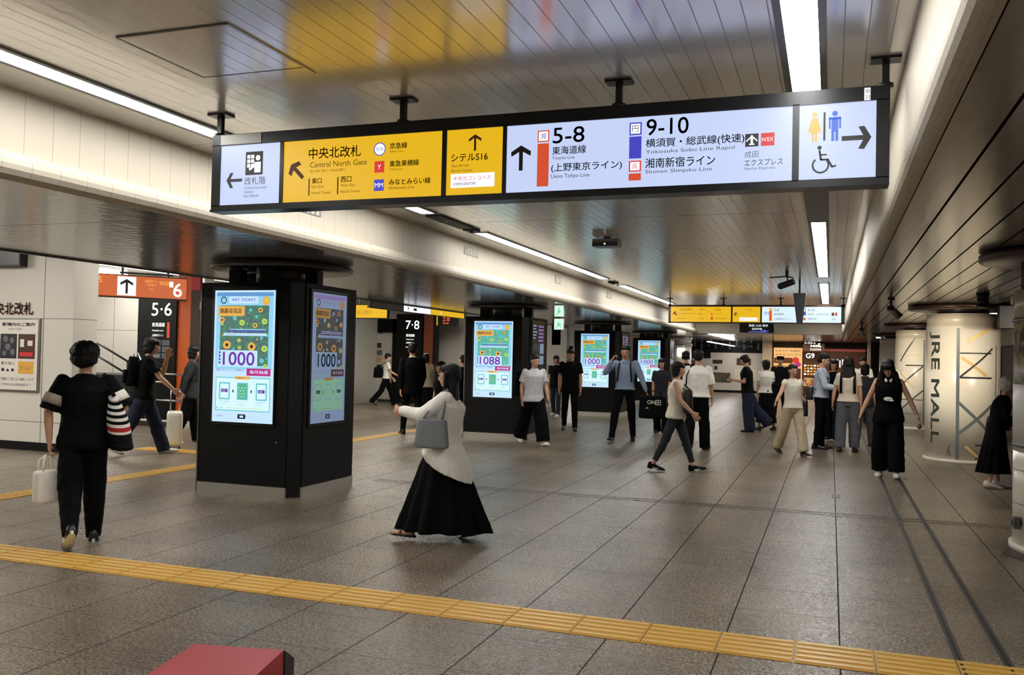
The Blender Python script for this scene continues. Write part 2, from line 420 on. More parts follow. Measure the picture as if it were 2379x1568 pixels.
# ================================================================== the setting
def build_setting():
    struct('floor', MB().box(-30, 9, -11, 62, -.2, 0, 'floor'))
    struct('ceiling', MB().box(-4.80, .35, -11, 34.1, 3.2, 3.3, 'ceil'))
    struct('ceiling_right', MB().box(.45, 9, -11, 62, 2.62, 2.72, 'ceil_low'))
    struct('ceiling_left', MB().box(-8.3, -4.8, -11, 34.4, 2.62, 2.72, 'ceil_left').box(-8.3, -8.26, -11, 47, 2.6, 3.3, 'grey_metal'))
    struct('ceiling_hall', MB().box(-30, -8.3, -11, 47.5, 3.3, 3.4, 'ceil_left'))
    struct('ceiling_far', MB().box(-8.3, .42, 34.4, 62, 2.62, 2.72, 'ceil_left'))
    # beams with rounded noses
    prof = [(-4.95, 3.2), (-4.8, 3.2), (-4.8, 2.80)] + [(-4.80 + .08 * math.sin(R(a)), 2.71 + .09 * math.cos(R(a))) for a in (20, 45, 70, 90, 110, 135, 160)] + [(-4.80, 2.621), (-4.95, 2.73)]
    struct('trim_1', MB().extr(prof, -11, 34.4, 'beam', False))
    r = .10
    prof = [(.60, 3.2), (.60, 2.73)] + [(.45 - r + .0 + -r * math.sin(R(a)) + r, 2.62 + r - r * math.cos(R(a))) for a in (0, 15, 30, 45, 60, 75, 90)] + [(.35, 3.2)]
    struct('trim_2', MB().extr(prof, -11, 34.4, 'beam', False))
    struct('trim_3', MB().box(-4.8, .35, 34, 34.4, 2.62, 3.2, 'beam'))
    # floor rails and expansion strip
    struct('trim_4', MB().box(.655, .705, -4, 24, 0, .003, 'rail').box(.672, .688, -4, 24, .003, .0045, 'black_matte'))
    struct('trim_5', MB().box(.895, .945, -4, 24, 0, .003, 'rail').box(.912, .928, -4, 24, .003, .0045, 'black_matte'))
    struct('trim_6', MB().box(-5.4, 2.0, 10.02, 10.05, 0, .003, 'rail').box(-5.4, 2.0, 10.16, 10.19, 0, .003, 'rail'))
    struct('trim_7', MB().box(.035, .125, 9.95, 10.02, 0, .004, 'rail').box(.03, .13, 11.35, 11.65, 0, .004, 'rail'))
    # walls
    struct('wall_left', MB().box(-30, -10.76, 10.45, 10.92, .13, 3.3, 'wallpanel'))
    struct('baseboard_left', MB().box(-30, -10.75, 10.44, 10.93, 0, .13, 'black_panel'))
    struct('wall_stairs', MB().box(-30, -14.4, 17, 17.3, 0, 3.3, 'wallpanel').box(-14.4, -14.2, 17, 26.8, 0, 3.3, 'white_wall'))
    struct('wall_hall', MB().box(-15.6, -15.0, 26.6, 27, 0, 3.3, 'white_wall').box(-15, -8.0, 27.6, 27.9, 0, 3.3, 'white_wall'))
    struct('wall_passage', MB().box(-12.4, -8.2, 44, 44.3, 0, 3.3, 'white_wall').box(-8.5, -8.2, 27.6, 47, 2.0, 3.3, 'grey_metal'))
    struct('wall_far', MB().box(-30, 9, 47.6, 47.9, 0, 3.3, 'dark_wall'))
    struct('wall_back', MB().box(-30, 9, -11.3, -11, 0, 3.4, 'white_wall'))
    struct('wall_west', MB().box(-30.3, -30, -11, 47.6, 0, 3.4, 'white_wall'))
    struct('wall_right', MB().box(4.6, 4.9, -11, 47.6, 2.2, 2.62, 'white_wall').box(4.75, 4.9, -11, 47.6, 0, 2.2, 'dark_wall')
           .box(4.6, 4.9, 20, 21, 0, 2.2, 'white_wall').box(4.6, 4.9, 30, 31, 0, 2.2, 'white_wall').box(4.6, 4.9, 39, 40.5, 0, 2.2, 'white_wall'))
build_setting()

# ------------------------------------------------------------------ lights
def light_strip(x, y0, y1, label, joints=(), w=.16, z=3.2):
    t = empty('ceiling_light', (x, y0, z), 0, label, 'ceiling light', 'linear lights set into the concourse ceiling')
    fr = MB().box(-w / 2 - .035, -w / 2 + .002, 0, y1 - y0, -.012, -.001, 'channel').box(w / 2 - .002, w / 2 + .035, 0, y1 - y0, -.012, -.001, 'channel')
    fr.box(-w / 2 - .035, w / 2 + .035, -.03, 0, -.012, -.001, 'channel').box(-w / 2 - .035, w / 2 + .035, y1 - y0, y1 - y0 + .03, -.012, -.001, 'channel')
    fr.build('frame', t)
    ys = [y0] + list(joints) + [y1]
    for a, b in zip(ys, ys[1:]):
        MB().box(-w / 2, w / 2, a - y0 + .012, b - y0 - .012, -.008, -.002, 'lamp_white').build('diffuser', t)
names = ['behind the viewer', 'nearest, above the hanging sign', 'first beyond the hanging sign', 'second beyond the hanging sign', 'past the distant sign']
for x, side, segs in ((-4.31, 'left beam', [(-9, .4), (2.2, 9.15), (10.75, 17.5), (19.1, 25.5), (27, 33)]), (-.155, 'right beam', [(-9, .4), (2.2, 6.6), (10.65, 17.44), (18.96, 25.4), (27, 33)])):
    for i, (a, b) in enumerate(segs):
        light_strip(x, a, b, 'white linear ceiling light along the %s, %s' % (side, names[i]), joints=(4.62,) if i == 1 else ())
# dark slots between the right-hand lights
struct('trim_8', MB().box(-.27, -.04, 6.66, 10.6, 3.19, 3.199, 'channel'))
t = empty('ceiling_light', (-13.9, 12, 3.29), 0, 'thin bright light line in the ceiling above the orange platform sign', 'ceiling light')
MB().box(-.05, .05, 0, 6.3, -.015, 0, 'lamp_white').build('diffuser', t)
MB().box(-.09, -.05, 0, 6.3, -.02, 0, 'channel').box(.05, .09, 0, 6.3, -.02, 0, 'channel').build('frame', t)
for i, (x, y0, y1, lab) in enumerate(((-18, 2, 9.5, 'linear light in the hall ceiling in front of the poster wall'), (-10.6, 19, 25, 'linear light in the hall ceiling near the yellow platform signs'), (-20, 12, 16.5, 'linear light above the stairs'),
                                      (-10.2, 29, 43, 'linear light in the passage ceiling behind the display columns'), (-11, 2, 9, 'added unseen light strip left of the low soffit'), (-13.5, 2, 9, 'added unseen light strip brightening the poster wall'), (-16.5, 19, 25, 'added unseen light strip above the stairs, further back'), (-9.3, 10.6, 16.5, 'added light strip hidden just behind the soffit edge'), (-15.6, 11.3, 16.6, 'added hidden light strip between the stair wall and the poster wall'))):
    t = empty('ceiling_light', (x, y0, 3.29), 0, lab, 'ceiling light')
    MB().box(-.10, .10, 0, y1 - y0, -.015, 0, 'lamp_hall').build('diffuser', t)  # out of view; several strips are added only to brighten hall and stairs
t = empty('ceiling_light', (-4.6, 36, 2.36), 0, 'pair of thin lamps hanging over the far dark counter wall', 'ceiling light')
for a, b in ((0, 3.4), (4, 10)):
    MB().box(-.05, .05, a, b, -.02, .0, 'lamp_white').build('diffuser', t)
MB().box(-.01, .01, 1, 1.02, 0, .26, 'black_trim').box(-.01, .01, 8, 8.02, 0, .26, 'black_trim').build('hanger', t)
t = empty('ceiling_light', (2.9, 19, 2.61), 0, 'round recessed downlights of the shop side soffit', 'ceiling light')
for k, (dx, dy) in enumerate(((0, 0), (0, 6), (0, 14), (-1.2, 18), (0, -9), (0, -16))):
    MB().cyl((dx, dy, 0), (dx, dy, -.008), .08, .08, 'lamp_white', 20).build('downlight', t)
    lamp('shop_downlight', 'SPOT', (2.9 + dx, 19 + dy, 2.58), 55, (1, .86, .66), spot_size=R(120), spot_blend=.8, shadow_soft_size=.1)

# ------------------------------------------------------------------ tactile paving
def tactile(name, x0, y0, x1, y1, label, along='x', L=.415, W=.39, phase=0):
    t = empty(name, (0, 0, 0), 0, label, 'tactile paving')
    bl = MB(); br = MB(); n = int(((x1 - x0) if along == 'x' else (y1 - y0)) / L)
    for k in range(n):
        if along == 'x':
            a = x0 + k * L; bl.box(a + .003, a + L - .003, y0, y0 + W, 0, .004, 'yellow_tile')
            for j in range(5):
                yy = y0 + W * (.5 + j) / 5; br.box(a + .012, a + L - .012, yy - .016, yy + .016, .004, .0085, 'yellow_bar')
        else:
            a = y0 + k * L; bl.box(x0, x0 + W, a + .003, a + L - .003, 0, .004, 'yellow_tile')
            for j in range(4):
                xx = x0 + W * (.5 + j) / 4; br.box(xx - .018, xx + .018, a + .012, a + L - .012, .004, .0085, 'yellow_bar')
    bl.build('paving_blocks', t); br.build('raised_bars', t)
tactile('tactile_strip', -10.92, 5.035, 4.4, 0, 'yellow ribbed tactile strip crossing the near floor from left to right', 'x', L=.4135)
tactile('tactile_strip', -8.37, 5.5, 0, 24, 'yellow ribbed tactile strip running away left of the display columns', 'y', W=.32)
tactile('tactile_strip', -10.4, 11.35, -8.4, 0, 'short yellow tactile strip leading towards the stairs', 'x', W=.34)

# ------------------------------------------------------------------ big hanging direction sign
def posts(t, xs, z0, z1, w=.035):
    for x in xs:
        MB().box(x - w / 2, x + w / 2, -w / 2, w / 2, z0, z1 - .012, 'dark_metal').box(x - .075, x + .075, -.05, .05, z1 - .014, z1 - .001, 'dark_metal') \
            .cyl((x, 0, z0 + .0), (x, 0, z0 + .02), .04, .04, 'dark_metal').build('hanger_post', t)
def hanging_sign():
    t = empty('direction_sign', (0, 5.02, 0), 0, 'long hanging direction sign with white and yellow lit panels, platforms 5-8 and 9-10', 'hanging sign')
    B = MB(); x0, x1, z0, z1 = -3.95, .27, 2.535, 3.045; d = .055
    B.box(x0, x1, -d, d, z1 - .075, z1, 'frame_dark').box(x0, x1, -d, d, z0, z0 + .035, 'frame_dark').box(x0, x1, -d - .012, d + .012, z0 - .008, z0 + .006, 'frame_dark')
    for a, b in ((x0, -3.885), (-3.415, -3.39), (-2.255, -2.225), (-1.86, -1.835), (-.21, -.175), (.205, x1)): B.box(a, b, -d, d, z0 + .03, z1 - .07, 'frame_dark')
    B.box(x0 + .02, x1 - .02, -.02, .02, z0 + .02, z1 - .02, 'frame_dark')
    B.build('frame', t)
    posts(t, (-3.93, -2.55, -1.17, .25), 3.045, 3.2)
    MB().box(.235, .268, -.02, .02, 2.6, 3.1, 'frame_dark').build('end_post', t)
    MB().box(-3.88, -3.56, -.06, -.056, 2.975, 3.04, 'grey_metal').build('name_plate', t)
    g = G((0, -.0605, 0), (1, 0, 0), (0, 0, 1)); g.rect(.145, 2.97, .175, 3.035, 'e_white'); g.text('駅', .151, 3.005, .022, 'ink'); g.text('23', .151, 2.978, .018, 'ink'); g.build('number_plate', t)
    Y = -.046
    def panel(a, b, m):
        return MB().box(a, b, Y, -.021, z0 + .035, z1 - .075, m).build('sign_panel', t)
    def gr(): return G((0, Y, 0), (1, 0, 0), (0, 0, 1), .0012)
    # 1 lockers
    p = panel(-3.885, -3.415, 'sign_white'); g = gr()
    g.arrow(-3.772, 2.735, .125, 180, .02, 'ink'); g.rect(-3.685, 2.765, -3.55, 2.92, 'ink', 2)
    for i in range(3):
        for j in range(2): g.rect(-3.672 + j * .03, 2.815 + i * .03, -3.648 + j * .03, 2.839 + i * .03, 'e_white', 3)
    g.rect(-3.615, 2.78, -3.565, 2.85, 'e_white', 3); g.disc(-3.588, 2.877, .018, 'e_white', 3); g.line((-3.655, 2.80), (-3.60, 2.835), .016, 'e_white', 3.4)
    g.text('改札階', -3.69, 2.70, .052, 'ink_grey'); g.text('Concourse Level', -3.69, 2.672, .018, 'ink_grey'); g.text('Station', -3.69, 2.645, .018, 'ink_grey'); g.text('Exit North', -3.69, 2.618, .018, 'ink_grey')
    g.build('lettering', p)
    # 2 central north gate
    p = panel(-3.39, -2.255, 'sign_yellow'); g = gr()
    g.arrow(-3.285, 2.772, .13, 135, .026, 'ink_brown', 2)
    g.text('中央北改札', -3.20, 2.845, .072, 'ink_brown', bold=.0012); g.text('Central North Gate', -3.19, 2.79, .036, 'ink_gold'); g.text('중앙 북쪽 개찰구  中央北检票口', -3.19, 2.757, .018, 'ink_gold')
    for u, a in ((-3.197, '東口'), (-2.985, '西口')):
        g.rect(u, 2.61, u + .009, 2.72, 'ink_brown', 2); g.text(a, u + .025, 2.685, .036, 'ink_brown', bold=.001); g.text('East Exit' if a == '東口' else 'West Exit', u + .025, 2.657, .018, 'ink_gold'); g.text('North Tower', u + .025, 2.617, .018, 'ink_gold')
    for v, m, tt, a, b in ((2.882, 'e_white', '京急', '京急線', 'Keikyu Line'), (2.77, 'e_red', 'Y', '東急東横線', 'Tokyu Line'), (2.655, 'e_blue', 'MM', 'みなとみらい線', 'Minatomirai Line')):
        if m == 'e_white': g.disc(-2.685, v, .04, 'e_white', 2); g.ring(-2.685, v, .042, .006, 'e_blue', 3); g.text('京急', -2.712, v - .012, .024, 'e_blue', 3, w=.054)
        else: g.rect(-2.72, v - .036, -2.65, v + .036, m, 2); g.text(tt, -2.685, v - .014, .028, 'e_white', 3, al='c')
        g.text(a, -2.615, v - .004, .038, 'ink_brown', bold=.0012); g.text(b, -2.615, v - .03, .018, 'ink_gold')
    g.build('lettering', p)
    # 3
    p = panel(-2.225, -1.86, 'sign_yellow'); g = gr()
    g.arrow(-2.04, 2.885, .10, 90, .014, 'ink_brown'); g.text('シテルS16', -2.195, 2.775, .045, 'ink_brown', bold=.001); g.text('East Arrow', -2.19, 2.742, .017, 'ink_gold'); g.text('Roche Center', -2.19, 2.712, .017, 'ink_gold')
    g.rect(-2.195, 2.615, -1.91, 2.70, 'e_white', 2); g.text('中央北コンコース', -2.175, 2.657, .028, 'e_red', 3, w=.24); g.text('concourse', -2.175, 2.63, .016, 'ink_grey', 3)
    g.build('lettering', p)
    # 4 platforms
    p = panel(-1.835, -.21, 'sign_white'); g = gr()
    g.arrow(-1.745, 2.775, .15, 90, .024, 'ink')
    g.rect(-1.643, 2.862, -1.572, 2.93, 'e_orange', 2); g.rect(-1.636, 2.869, -1.579, 2.923, 'e_white', 3); g.text('湘', -1.626, 2.878, .036, 'e_blue', 4)
    g.rect(-1.643, 2.60, -1.572, 2.853, 'e_orange', 2)
    g.text('5-8', -1.55, 2.848, .092, 'ink', w=.19, bold=.0015); g.text('東海道線', -1.552, 2.782, .048, 'ink', bold=.0008); g.text('Tokaido Line', -1.552, 2.754, .018, 'ink_grey'); g.text('(上野東京ライン)', -1.556, 2.676, .055, 'ink', w=.42, bold=.0008); g.text('Ueno Tokyo Line', -1.556, 2.638, .03, 'ink_grey')
    g.rect(-1.095, 2.868, -1.025, 2.94, 'e_blue', 2); g.rect(-1.087, 2.876, -1.033, 2.932, 'e_white', 3); g.text('円', -1.079, 2.886, .036, 'ink', 4)
    g.rect(-1.095, 2.735, -1.025, 2.86, 'e_blue', 2)
    g.rect(-1.095, 2.66, -1.025, 2.722, 'e_red', 2); g.rect(-1.087, 2.667, -1.033, 2.715, 'e_white', 3); g.text('兵', -1.077, 2.673, .034, 'e_red', 4); g.rect(-1.095, 2.61, -1.025, 2.65, 'e_orange', 2)
    g.text('9-10', -.998, 2.86, .092, 'ink', w=.235, bold=.0015); g.text('横須賀・総武線(快速)', -1.0, 2.785, .056, 'ink', w=.54, bold=.0008); g.text('Yokosuka Sobu Line Rapid', -1.0, 2.752, .026, 'ink_grey', w=.49)
    g.text('湘南新宿ライン', -1.0, 2.675, .056, 'ink', w=.385, bold=.0008); g.text('Shonan Shinjuku Line', -1.0, 2.64, .026, 'ink_grey', w=.37)
    g.rect(-.455, 2.765, -.385, 2.835, 'ink', 2); g.line((-.42, 2.775), (-.42, 2.826), .012, 'e_white', 3); g.poly([(-.45, 2.79), (-.42, 2.815), (-.39, 2.79), (-.39, 2.798), (-.42, 2.826), (-.45, 2.798)], 'e_white', 3); g.line((-.434, 2.777), (-.406, 2.777), .007, 'e_white', 3)
    g.rect(-.372, 2.765, -.302, 2.835, 'e_red', 2); g.text("N'EX", -.366, 2.789, .022, 'e_white', 3, w=.058)
    g.text('成田', -.457, 2.705, .036, 'ink_grey'); g.text('エクスプレス', -.457, 2.66, .036, 'ink', w=.20); g.text('Narita Express', -.457, 2.635, .018, 'ink_grey', w=.16)
    g.build('lettering', p)
    # 5 toilets
    p = panel(-.175, .205, 'sign_white'); g = gr()
    u = -.098; g.disc(u, 2.915, .014, 'e_gold', 2); g.poly([(u - .016, 2.895), (u + .016, 2.895), (u + .035, 2.82), (u + .012, 2.83), (u + .024, 2.815), (u - .024, 2.815), (u - .012, 2.83), (u - .035, 2.82)], 'e_gold', 2)
    g.rect(u - .013, 2.77, u - .002, 2.817, 'e_gold', 2); g.rect(u + .002, 2.77, u + .013, 2.817, 'e_gold', 2); g.rect(-.054, 2.775, -.044, 2.925, 'ink', 2)
    u = .003; g.disc(u, 2.915, .014, 'e_skyblue', 2); g.rect(u - .03, 2.835, u - .021, 2.893, 'e_skyblue', 2); g.rect(u + .021, 2.835, u + .03, 2.893, 'e_skyblue', 2); g.rect(u - .03, 2.885, u + .03, 2.897, 'e_skyblue', 2); g.rect(u - .017, 2.82, u + .017, 2.89, 'e_skyblue', 2)
    g.rect(u - .017, 2.77, u - .003, 2.822, 'e_skyblue', 2); g.rect(u + .003, 2.77, u + .017, 2.822, 'e_skyblue', 2)
    g.arrow(.11, 2.78, .145, 0, .025, 'ink')
    g.ring(-.066, 2.645, .044, .009, 'ink', 2, a0=130, a1=400); g.disc(-.072, 2.738, .011, 'ink', 2); g.line((-.072, 2.725), (-.064, 2.672), .011, 'ink'); g.line((-.066, 2.70), (-.035, 2.70), .008, 'ink'); g.line((-.066, 2.674), (-.028, 2.674), .010, 'ink'); g.line((-.03, 2.676), (-.008, 2.632), .010, 'ink'); g.line((-.01, 2.634), (.012, 2.640), .009, 'ink')
    g.build('lettering', p)
hanging_sign()

def far_sign():
    t = empty('direction_sign', (0, 23.3, 0), 0, 'distant hanging direction sign with two yellow panels and a white one', 'hanging sign')
    z0, z1 = 2.56, 3.03; B = MB()
    B.box(-4.0, .3, -.05, .05, z1 - .05, z1, 'brown').box(-4.0, .3, -.05, .05, z0, z0 + .03, 'brown').box(-4, .3, -.02, .02, z0, z1, 'brown')
    for a, b in ((-4, -3.94), (-2.41, -2.37), (-1.69, -1.65), (.22, .3)): B.box(a, b, -.05, .05, z0, z1, 'brown' if a < -1 else 'frame_dark')
    B.build('frame', t); posts(t, (-3.97, -2.6, -1.2, .27), z1, 3.2)
    def gr(): return G((0, -.047, 0), (1, 0, 0), (0, 0, 1), .003)
    def panel(a, b, m): return MB().box(a, b, -.045, -.021, z0 + .03, z1 - .05, m).build('sign_panel', t)
    p = panel(-3.94, -2.41, 'sign_yellow_far'); g = gr(); g.arrow(-3.82, 2.80, .12, 135, .03, 'ink_brown'); g.text('中央北改札', -3.7, 2.88, .06, 'ink_brown'); g.text('Central North Gate', -3.74, 2.79, .035, 'ink_gold'); g.text('東口  North', -3.78, 2.66, .04, 'ink_gold')
    g.text('西口', -3.2, 2.88, .055, 'ink_brown'); g.text('East', -3.22, 2.78, .04, 'ink_gold'); g.text('West', -3.22, 2.66, .04, 'ink_gold'); g.text('京急線', -2.82, 2.88, .05, 'ink_brown')
    g.disc(-2.89, 2.79, .025, 'e_red', 2); g.rect(-2.91, 2.64, -2.86, 2.72, 'e_red', 2); g.text('Tokyu Line', -2.8, 2.78, .035, 'ink_gold'); g.text('Minatomirai', -2.8, 2.66, .04, 'ink_gold'); g.build('lettering', p)
    p = panel(-2.37, -1.69, 'sign_yellow_far'); g = gr(); g.disc(-2.29, 2.79, .04, 'ink_brown', 2); g.disc(-2.28, 2.785, .022, 'sign_yellow_far', 3); g.text('シテル', -2.05, 2.88, .05, 'ink_brown'); g.rect(-2.2, 2.62, -1.76, 2.71, 'e_white', 2); g.text('中央北コンコース', -2.17, 2.645, .04, 'e_orange', 3, w=.38); g.build('lettering', p)
    p = panel(-1.65, .22, 'sign_paleblue'); g = gr(); g.text('改札', -1.6, 2.78, .08, 'e_skyblue'); g.rect(-1.48, 2.62, -1.40, 2.95, 'e_gold', 2); g.rect(-1.465, 2.635, -1.415, 2.88, 'e_orange', 3)
    g.text('5-8', -1.35, 2.87, .06, 'ink'); g.text('東海道線', -1.36, 2.77, .055, 'ink_grey'); g.text('上野東京ライン', -1.36, 2.65, .055, 'ink_grey'); g.rect(-.66, 2.77, -.61, 2.86, 'e_blue', 2); g.disc(-.63, 2.68, .03, 'e_red', 2)
    g.text('9-10', -.55, 2.87, .06, 'ink'); g.text('横須賀・総武線(快速)', -.56, 2.77, .05, 'ink_grey', w=.5); g.text('湘南新宿', -.56, 2.66, .05, 'ink_grey'); g.rect(0, 2.76, .06, 2.84, 'brown', 2); g.rect(.08, 2.76, .13, 2.84, 'e_red', 2); g.text('成田', 0, 2.65, .05, 'ink_grey'); g.build('lettering', p)
far_sign()

# ------------------------------------------------------------------ digital display columns
def advert(g, u0, v0, w, h, th='a', num='1000'):
    d = th == 'd'; P = lambda n: {'pale': 'd_grey', 'cyan': 'd_grey', 'teal': 'd_grey', 'white': 'd_green', 'gold': 'd_gold', 'lime': 'd_gold', 'purple': 'a_ink', 'magenta': 'd_brown', 'violet': 'd_violet', 'ink': 'a_ink', 'blue': 'd_violet', 'field': 'd_field', 'mint': 'd_green'}[n] if d else \
        {'field': 'a_field' if th == 'a' else 'a_field2'}.get(n, 'a_' + n)
    X = lambda u: u0 + u * w; Yv = lambda v: v0 + v * h
    def rc(a, b, c, e, m, k=2): g.rect(X(a), Yv(b), X(c), Yv(e), P(m), k)
    def tx(s, u, v, hh, m, k=5, wd=None, al='l', bold=0): g.text(s, X(u), Yv(v), hh * h, P(m), k, w=wd * w if wd else None, al=al, bold=bold)
    rc(0, 0, 1, 1, 'pale', 1); rc(.03, .40, .97, .985, 'cyan', 1.5); rc(.03, .955, .97, .985, 'blue'); rc(.10, .43, .90, .885, 'field', 2)
    g.ring(X(.15), Yv(.925), .040, .011, P('ink'), 4); rc(.24, .90, .72, .955, 'pale', 3); tx('ART TICKET', .28, .918, .020, 'violet', 4, .4, bold=.001)
    g.disc(X(.85), Yv(.92), .05, P('gold'), 4); g.disc(X(.85), Yv(.925), .02, P('lime'), 5)
    rc(.06, .805, .5, .88, 'gold', 4); tx('路銀収収店', .09, .825, .038, 'ink', 5, .36, bold=.0015)
    rnd = random.Random(3)
    for u, v, r, m in ((.13, .775, .034, 'gold'), (.13, .745, .02, 'lime'), (.46, .755, .036, 'lime'), (.68, .735, .03, 'gold'), (.83, .765, .036, 'lime'), (.76, .85, .03, 'gold'), (.34, .79, .026, 'teal'), (.6, .85, .02, 'teal'), (.7, .80, .02, 'teal'),
                       (.22, .585, .052, 'gold'), (.63, .575, .052, 'gold'), (.42, .62, .024, 'lime'), (.43, .565, .022, 'lime'), (.84, .56, .04, 'lime'), (.8, .47, .03, 'teal'), (.86, .43, .026, 'lime'), (.79, .64, .02, 'teal'), (.88, .66, .018, 'teal')):
        g.disc(X(u), Yv(v), r, P(m), 3, ry=r * .9, n=16)
        if m == 'gold': g.disc(X(u), Yv(v), r * .38, P('ink'), 4, n=10)
        elif m == 'lime': g.disc(X(u), Yv(v), r * .4, P('mint'), 4, n=10)
    for k in range(26): g.disc(X(.12 + .76 * rnd.random()), Yv(.45 + .42 * rnd.random()), .007 + .006 * rnd.random(), P(rnd.choice(['mint', 'teal', 'gold'])), 2.6, n=8)
    rc(.16, .655, .87, .675, 'pale', 3.2); rc(.22, .685, .86, .695, 'violet', 3.2); rc(.26, .70, .86, .707, 'cyan', 3.2); tx('期間限定ポイントキャンペーン', .19, .659, .012, 'blue', 4, .64)
    rc(.07, .42, .73, .545, 'pale', 4); tx(num, .16, .43, .10, 'purple', 6, .52, bold=.004)
    for k in range(4): rc(.09, .44 + k * .026, .12, .458 + k * .026, 'violet', 5)
    tx('最大プレゼント実施中', .06, .385, .018, 'violet', 4, .45); rc(.56, .355, .95, .41, 'magenta', 4); tx('毎月抽選', .61, .37, .026, 'pale', 5, .3, bold=.001)
    rc(.05, .085, .95, .34, 'white', 2); 
    for a, b, c, e in ((.05, .085, .95, .092), (.05, .333, .95, .34), (.05, .085, .062, .34), (.938, .085, .95, .34)): rc(a, b, c, e, 'teal', 3)
    rc(.37, .325, .62, .348, 'gold', 4); tx('参加方法', .41, .33, .012, 'ink', 5)
    for k, u in enumerate((.11, .41, .72)):
        rc(u, .17, u + .18, .30, 'teal', 3); rc(u + .02, .18, u + .16, .29, 'white' if k != 1 else 'mint', 4)
        if k != 1: rc(u + .035, .225, u + .145, .25, 'purple', 5); tx('1000', u + .05, .23, .013, 'pale', 6)
        else:
            for i in range(5):
                for j in range(4): rc(u + .03 + i * .024, .19 + j * .022, u + .042 + i * .024, .20 + j * .022, 'white' if (i + j) % 2 else 'teal', 5)
        tx('アプリ登録' if k == 0 else 'チェックイン' if k == 1 else '応募完了', u, .148, .012, 'mint' if k == 0 else 'teal', 4, .17); tx('かんたん', u, .128, .010, 'teal', 4, .13)
        if k < 2: rc(u + .225, .225, u + .245, .245, 'ink', 4)
    tx('詳しくは', .07, .10, .014, 'ink', 4); rc(.24, .105, .85, .108, 'lime', 4)
    rc(.43, .028, .56, .062, 'ink', 4); rc(.465, .037, .525, .053, 'pale', 5); tx('JR EAST', .08, .035, .016, 'violet', 4); tx('キャンペーン', .6, .035, .014, 'teal', 4)

def kiosk_base():
    t = empty('digital_kiosk', (-6.1, 8.995, 0))
    a, b, c = .65, .625, .13; oct_ = lambda e: [(-a + c - e, -b - e), (a - c + e, -b - e), (a + e, -b + c - e), (a + e, b - c + e), (a - c + e, b + e), (-a + c - e, b + e), (-a - e, b - c + e), (-a - e, -b + c - e)]
    MB().prism(oct_(-.012), .0, 2.36, 'black_trim').build('core', t)
    for nm, pts in (('front', (-a + c, a - c, -b, 0)), ('back', (-a + c, a - c, b, 0))):
        y = pts[2]; s = -1 if y < 0 else 1
        MB().box(pts[0] - .02 * 0 - (.12 if True else 0), pts[1], min(y, y - s * .03), max(y, y - s * .03), .115, 2.36, 'black_panel').build('housing_panel', t)
    for x in (-a, a):
        s = -1 if x < 0 else 1
        MB().box(min(x, x - s * .03), max(x, x - s * .03), -b + c, b - c + .1, .115, 2.36, 'black_panel').build('housing_panel', t)
    P = MB()
    P.box(-a + .01, a - c, -b - .004, -b + .02, 0, .112, 'steel_plinth').box(-a + .01, a - c, b - .02, b + .004, 0, .112, 'steel_plinth').box(a - .02, a + .004, -b + c, b - .02, 0, .112, 'steel_plinth').box(-a - .004, -a + .02, -b + c, b - .02, 0, .112, 'steel_plinth')
    P.build('plinth', t)
    MB().box(-a - .006, -a + .012, -b - .006, -b + .012, 0, 2.36, 'grey_metal').build('corner_strip', t)
    Tm = MB()
    Tm.box(-.62, .5, -b - .003, -b, .735, .742, 'black_trim').box(a, a + .003, -.49, .59, .735, .742, 'black_trim').cyl((.40, -b - .006, .60), (.40, -b, .60), .008, .008, 'steel', 8)
    Tm.build('panel_joint', t)
    return t
def kiosk_screens(t, th, num, side):
    s = MB().box(-.485, .365, -.640, -.626, .765, 2.305, 'black_trim').build('screen', t)
    g = G((0, -.6405, 0), (1, 0, 0), (0, 0, 1), .0006); advert(g, -.45, .80, .80, 1.47, th, num); g.build('advert', s)
    s = MB().box(.651, .665, -.42, .375, .765, 2.305, 'black_trim').build('screen', t)
    g = G((.6655, 0, 0), (0, 1, 0), (0, 0, 1), .0006)
    if side == 'advert': advert(g, -.385, .80, .73, 1.47, 'd', '1000')
    else:
        for k in range(5):
            g.rect(-.36, 1.95 + .06 * k, -.2 + .05 * (k % 3), 1.98 + .06 * k, 'd_grey', 2); g.rect(-.02, 1.9 + .07 * k, .3, 1.94 + .07 * k, 'd_violet', 2)
        g.rect(-.36, 1.72, .02, 1.86, 'd_dark', 2); g.rect(.08, 1.66, .32, 1.86, 'd_grey', 2); g.rect(-.36, 1.45, .32, 1.62, 'd_grey', 2); g.rect(-.36, .85, .32, 1.4, 'd_dark', 2)
    g.build('advert', s)
kb = kiosk_base()
rest = [copy_tree(kb) for _ in range(3)]
klab = ['largest and nearest black display column, bright 1000 advert in front, dim one on its side', 'black display column second in the row, behind the woman in white',
        'black display column third in the row, behind the two men facing the viewer', 'furthest black display column, behind the man on the phone']
for i, k in enumerate([kb] + rest):
    k.location = (-6.1, (8.995, 16.78, 24.68, 32.5)[i], 0)
    tag(k, klab[i], 'display kiosk', 'digital display columns along the concourse')
    kiosk_screens(k, 'a' if i == 0 else 'b', '1000' if i != 1 else '1088', 'advert' if i == 0 else 'dark')
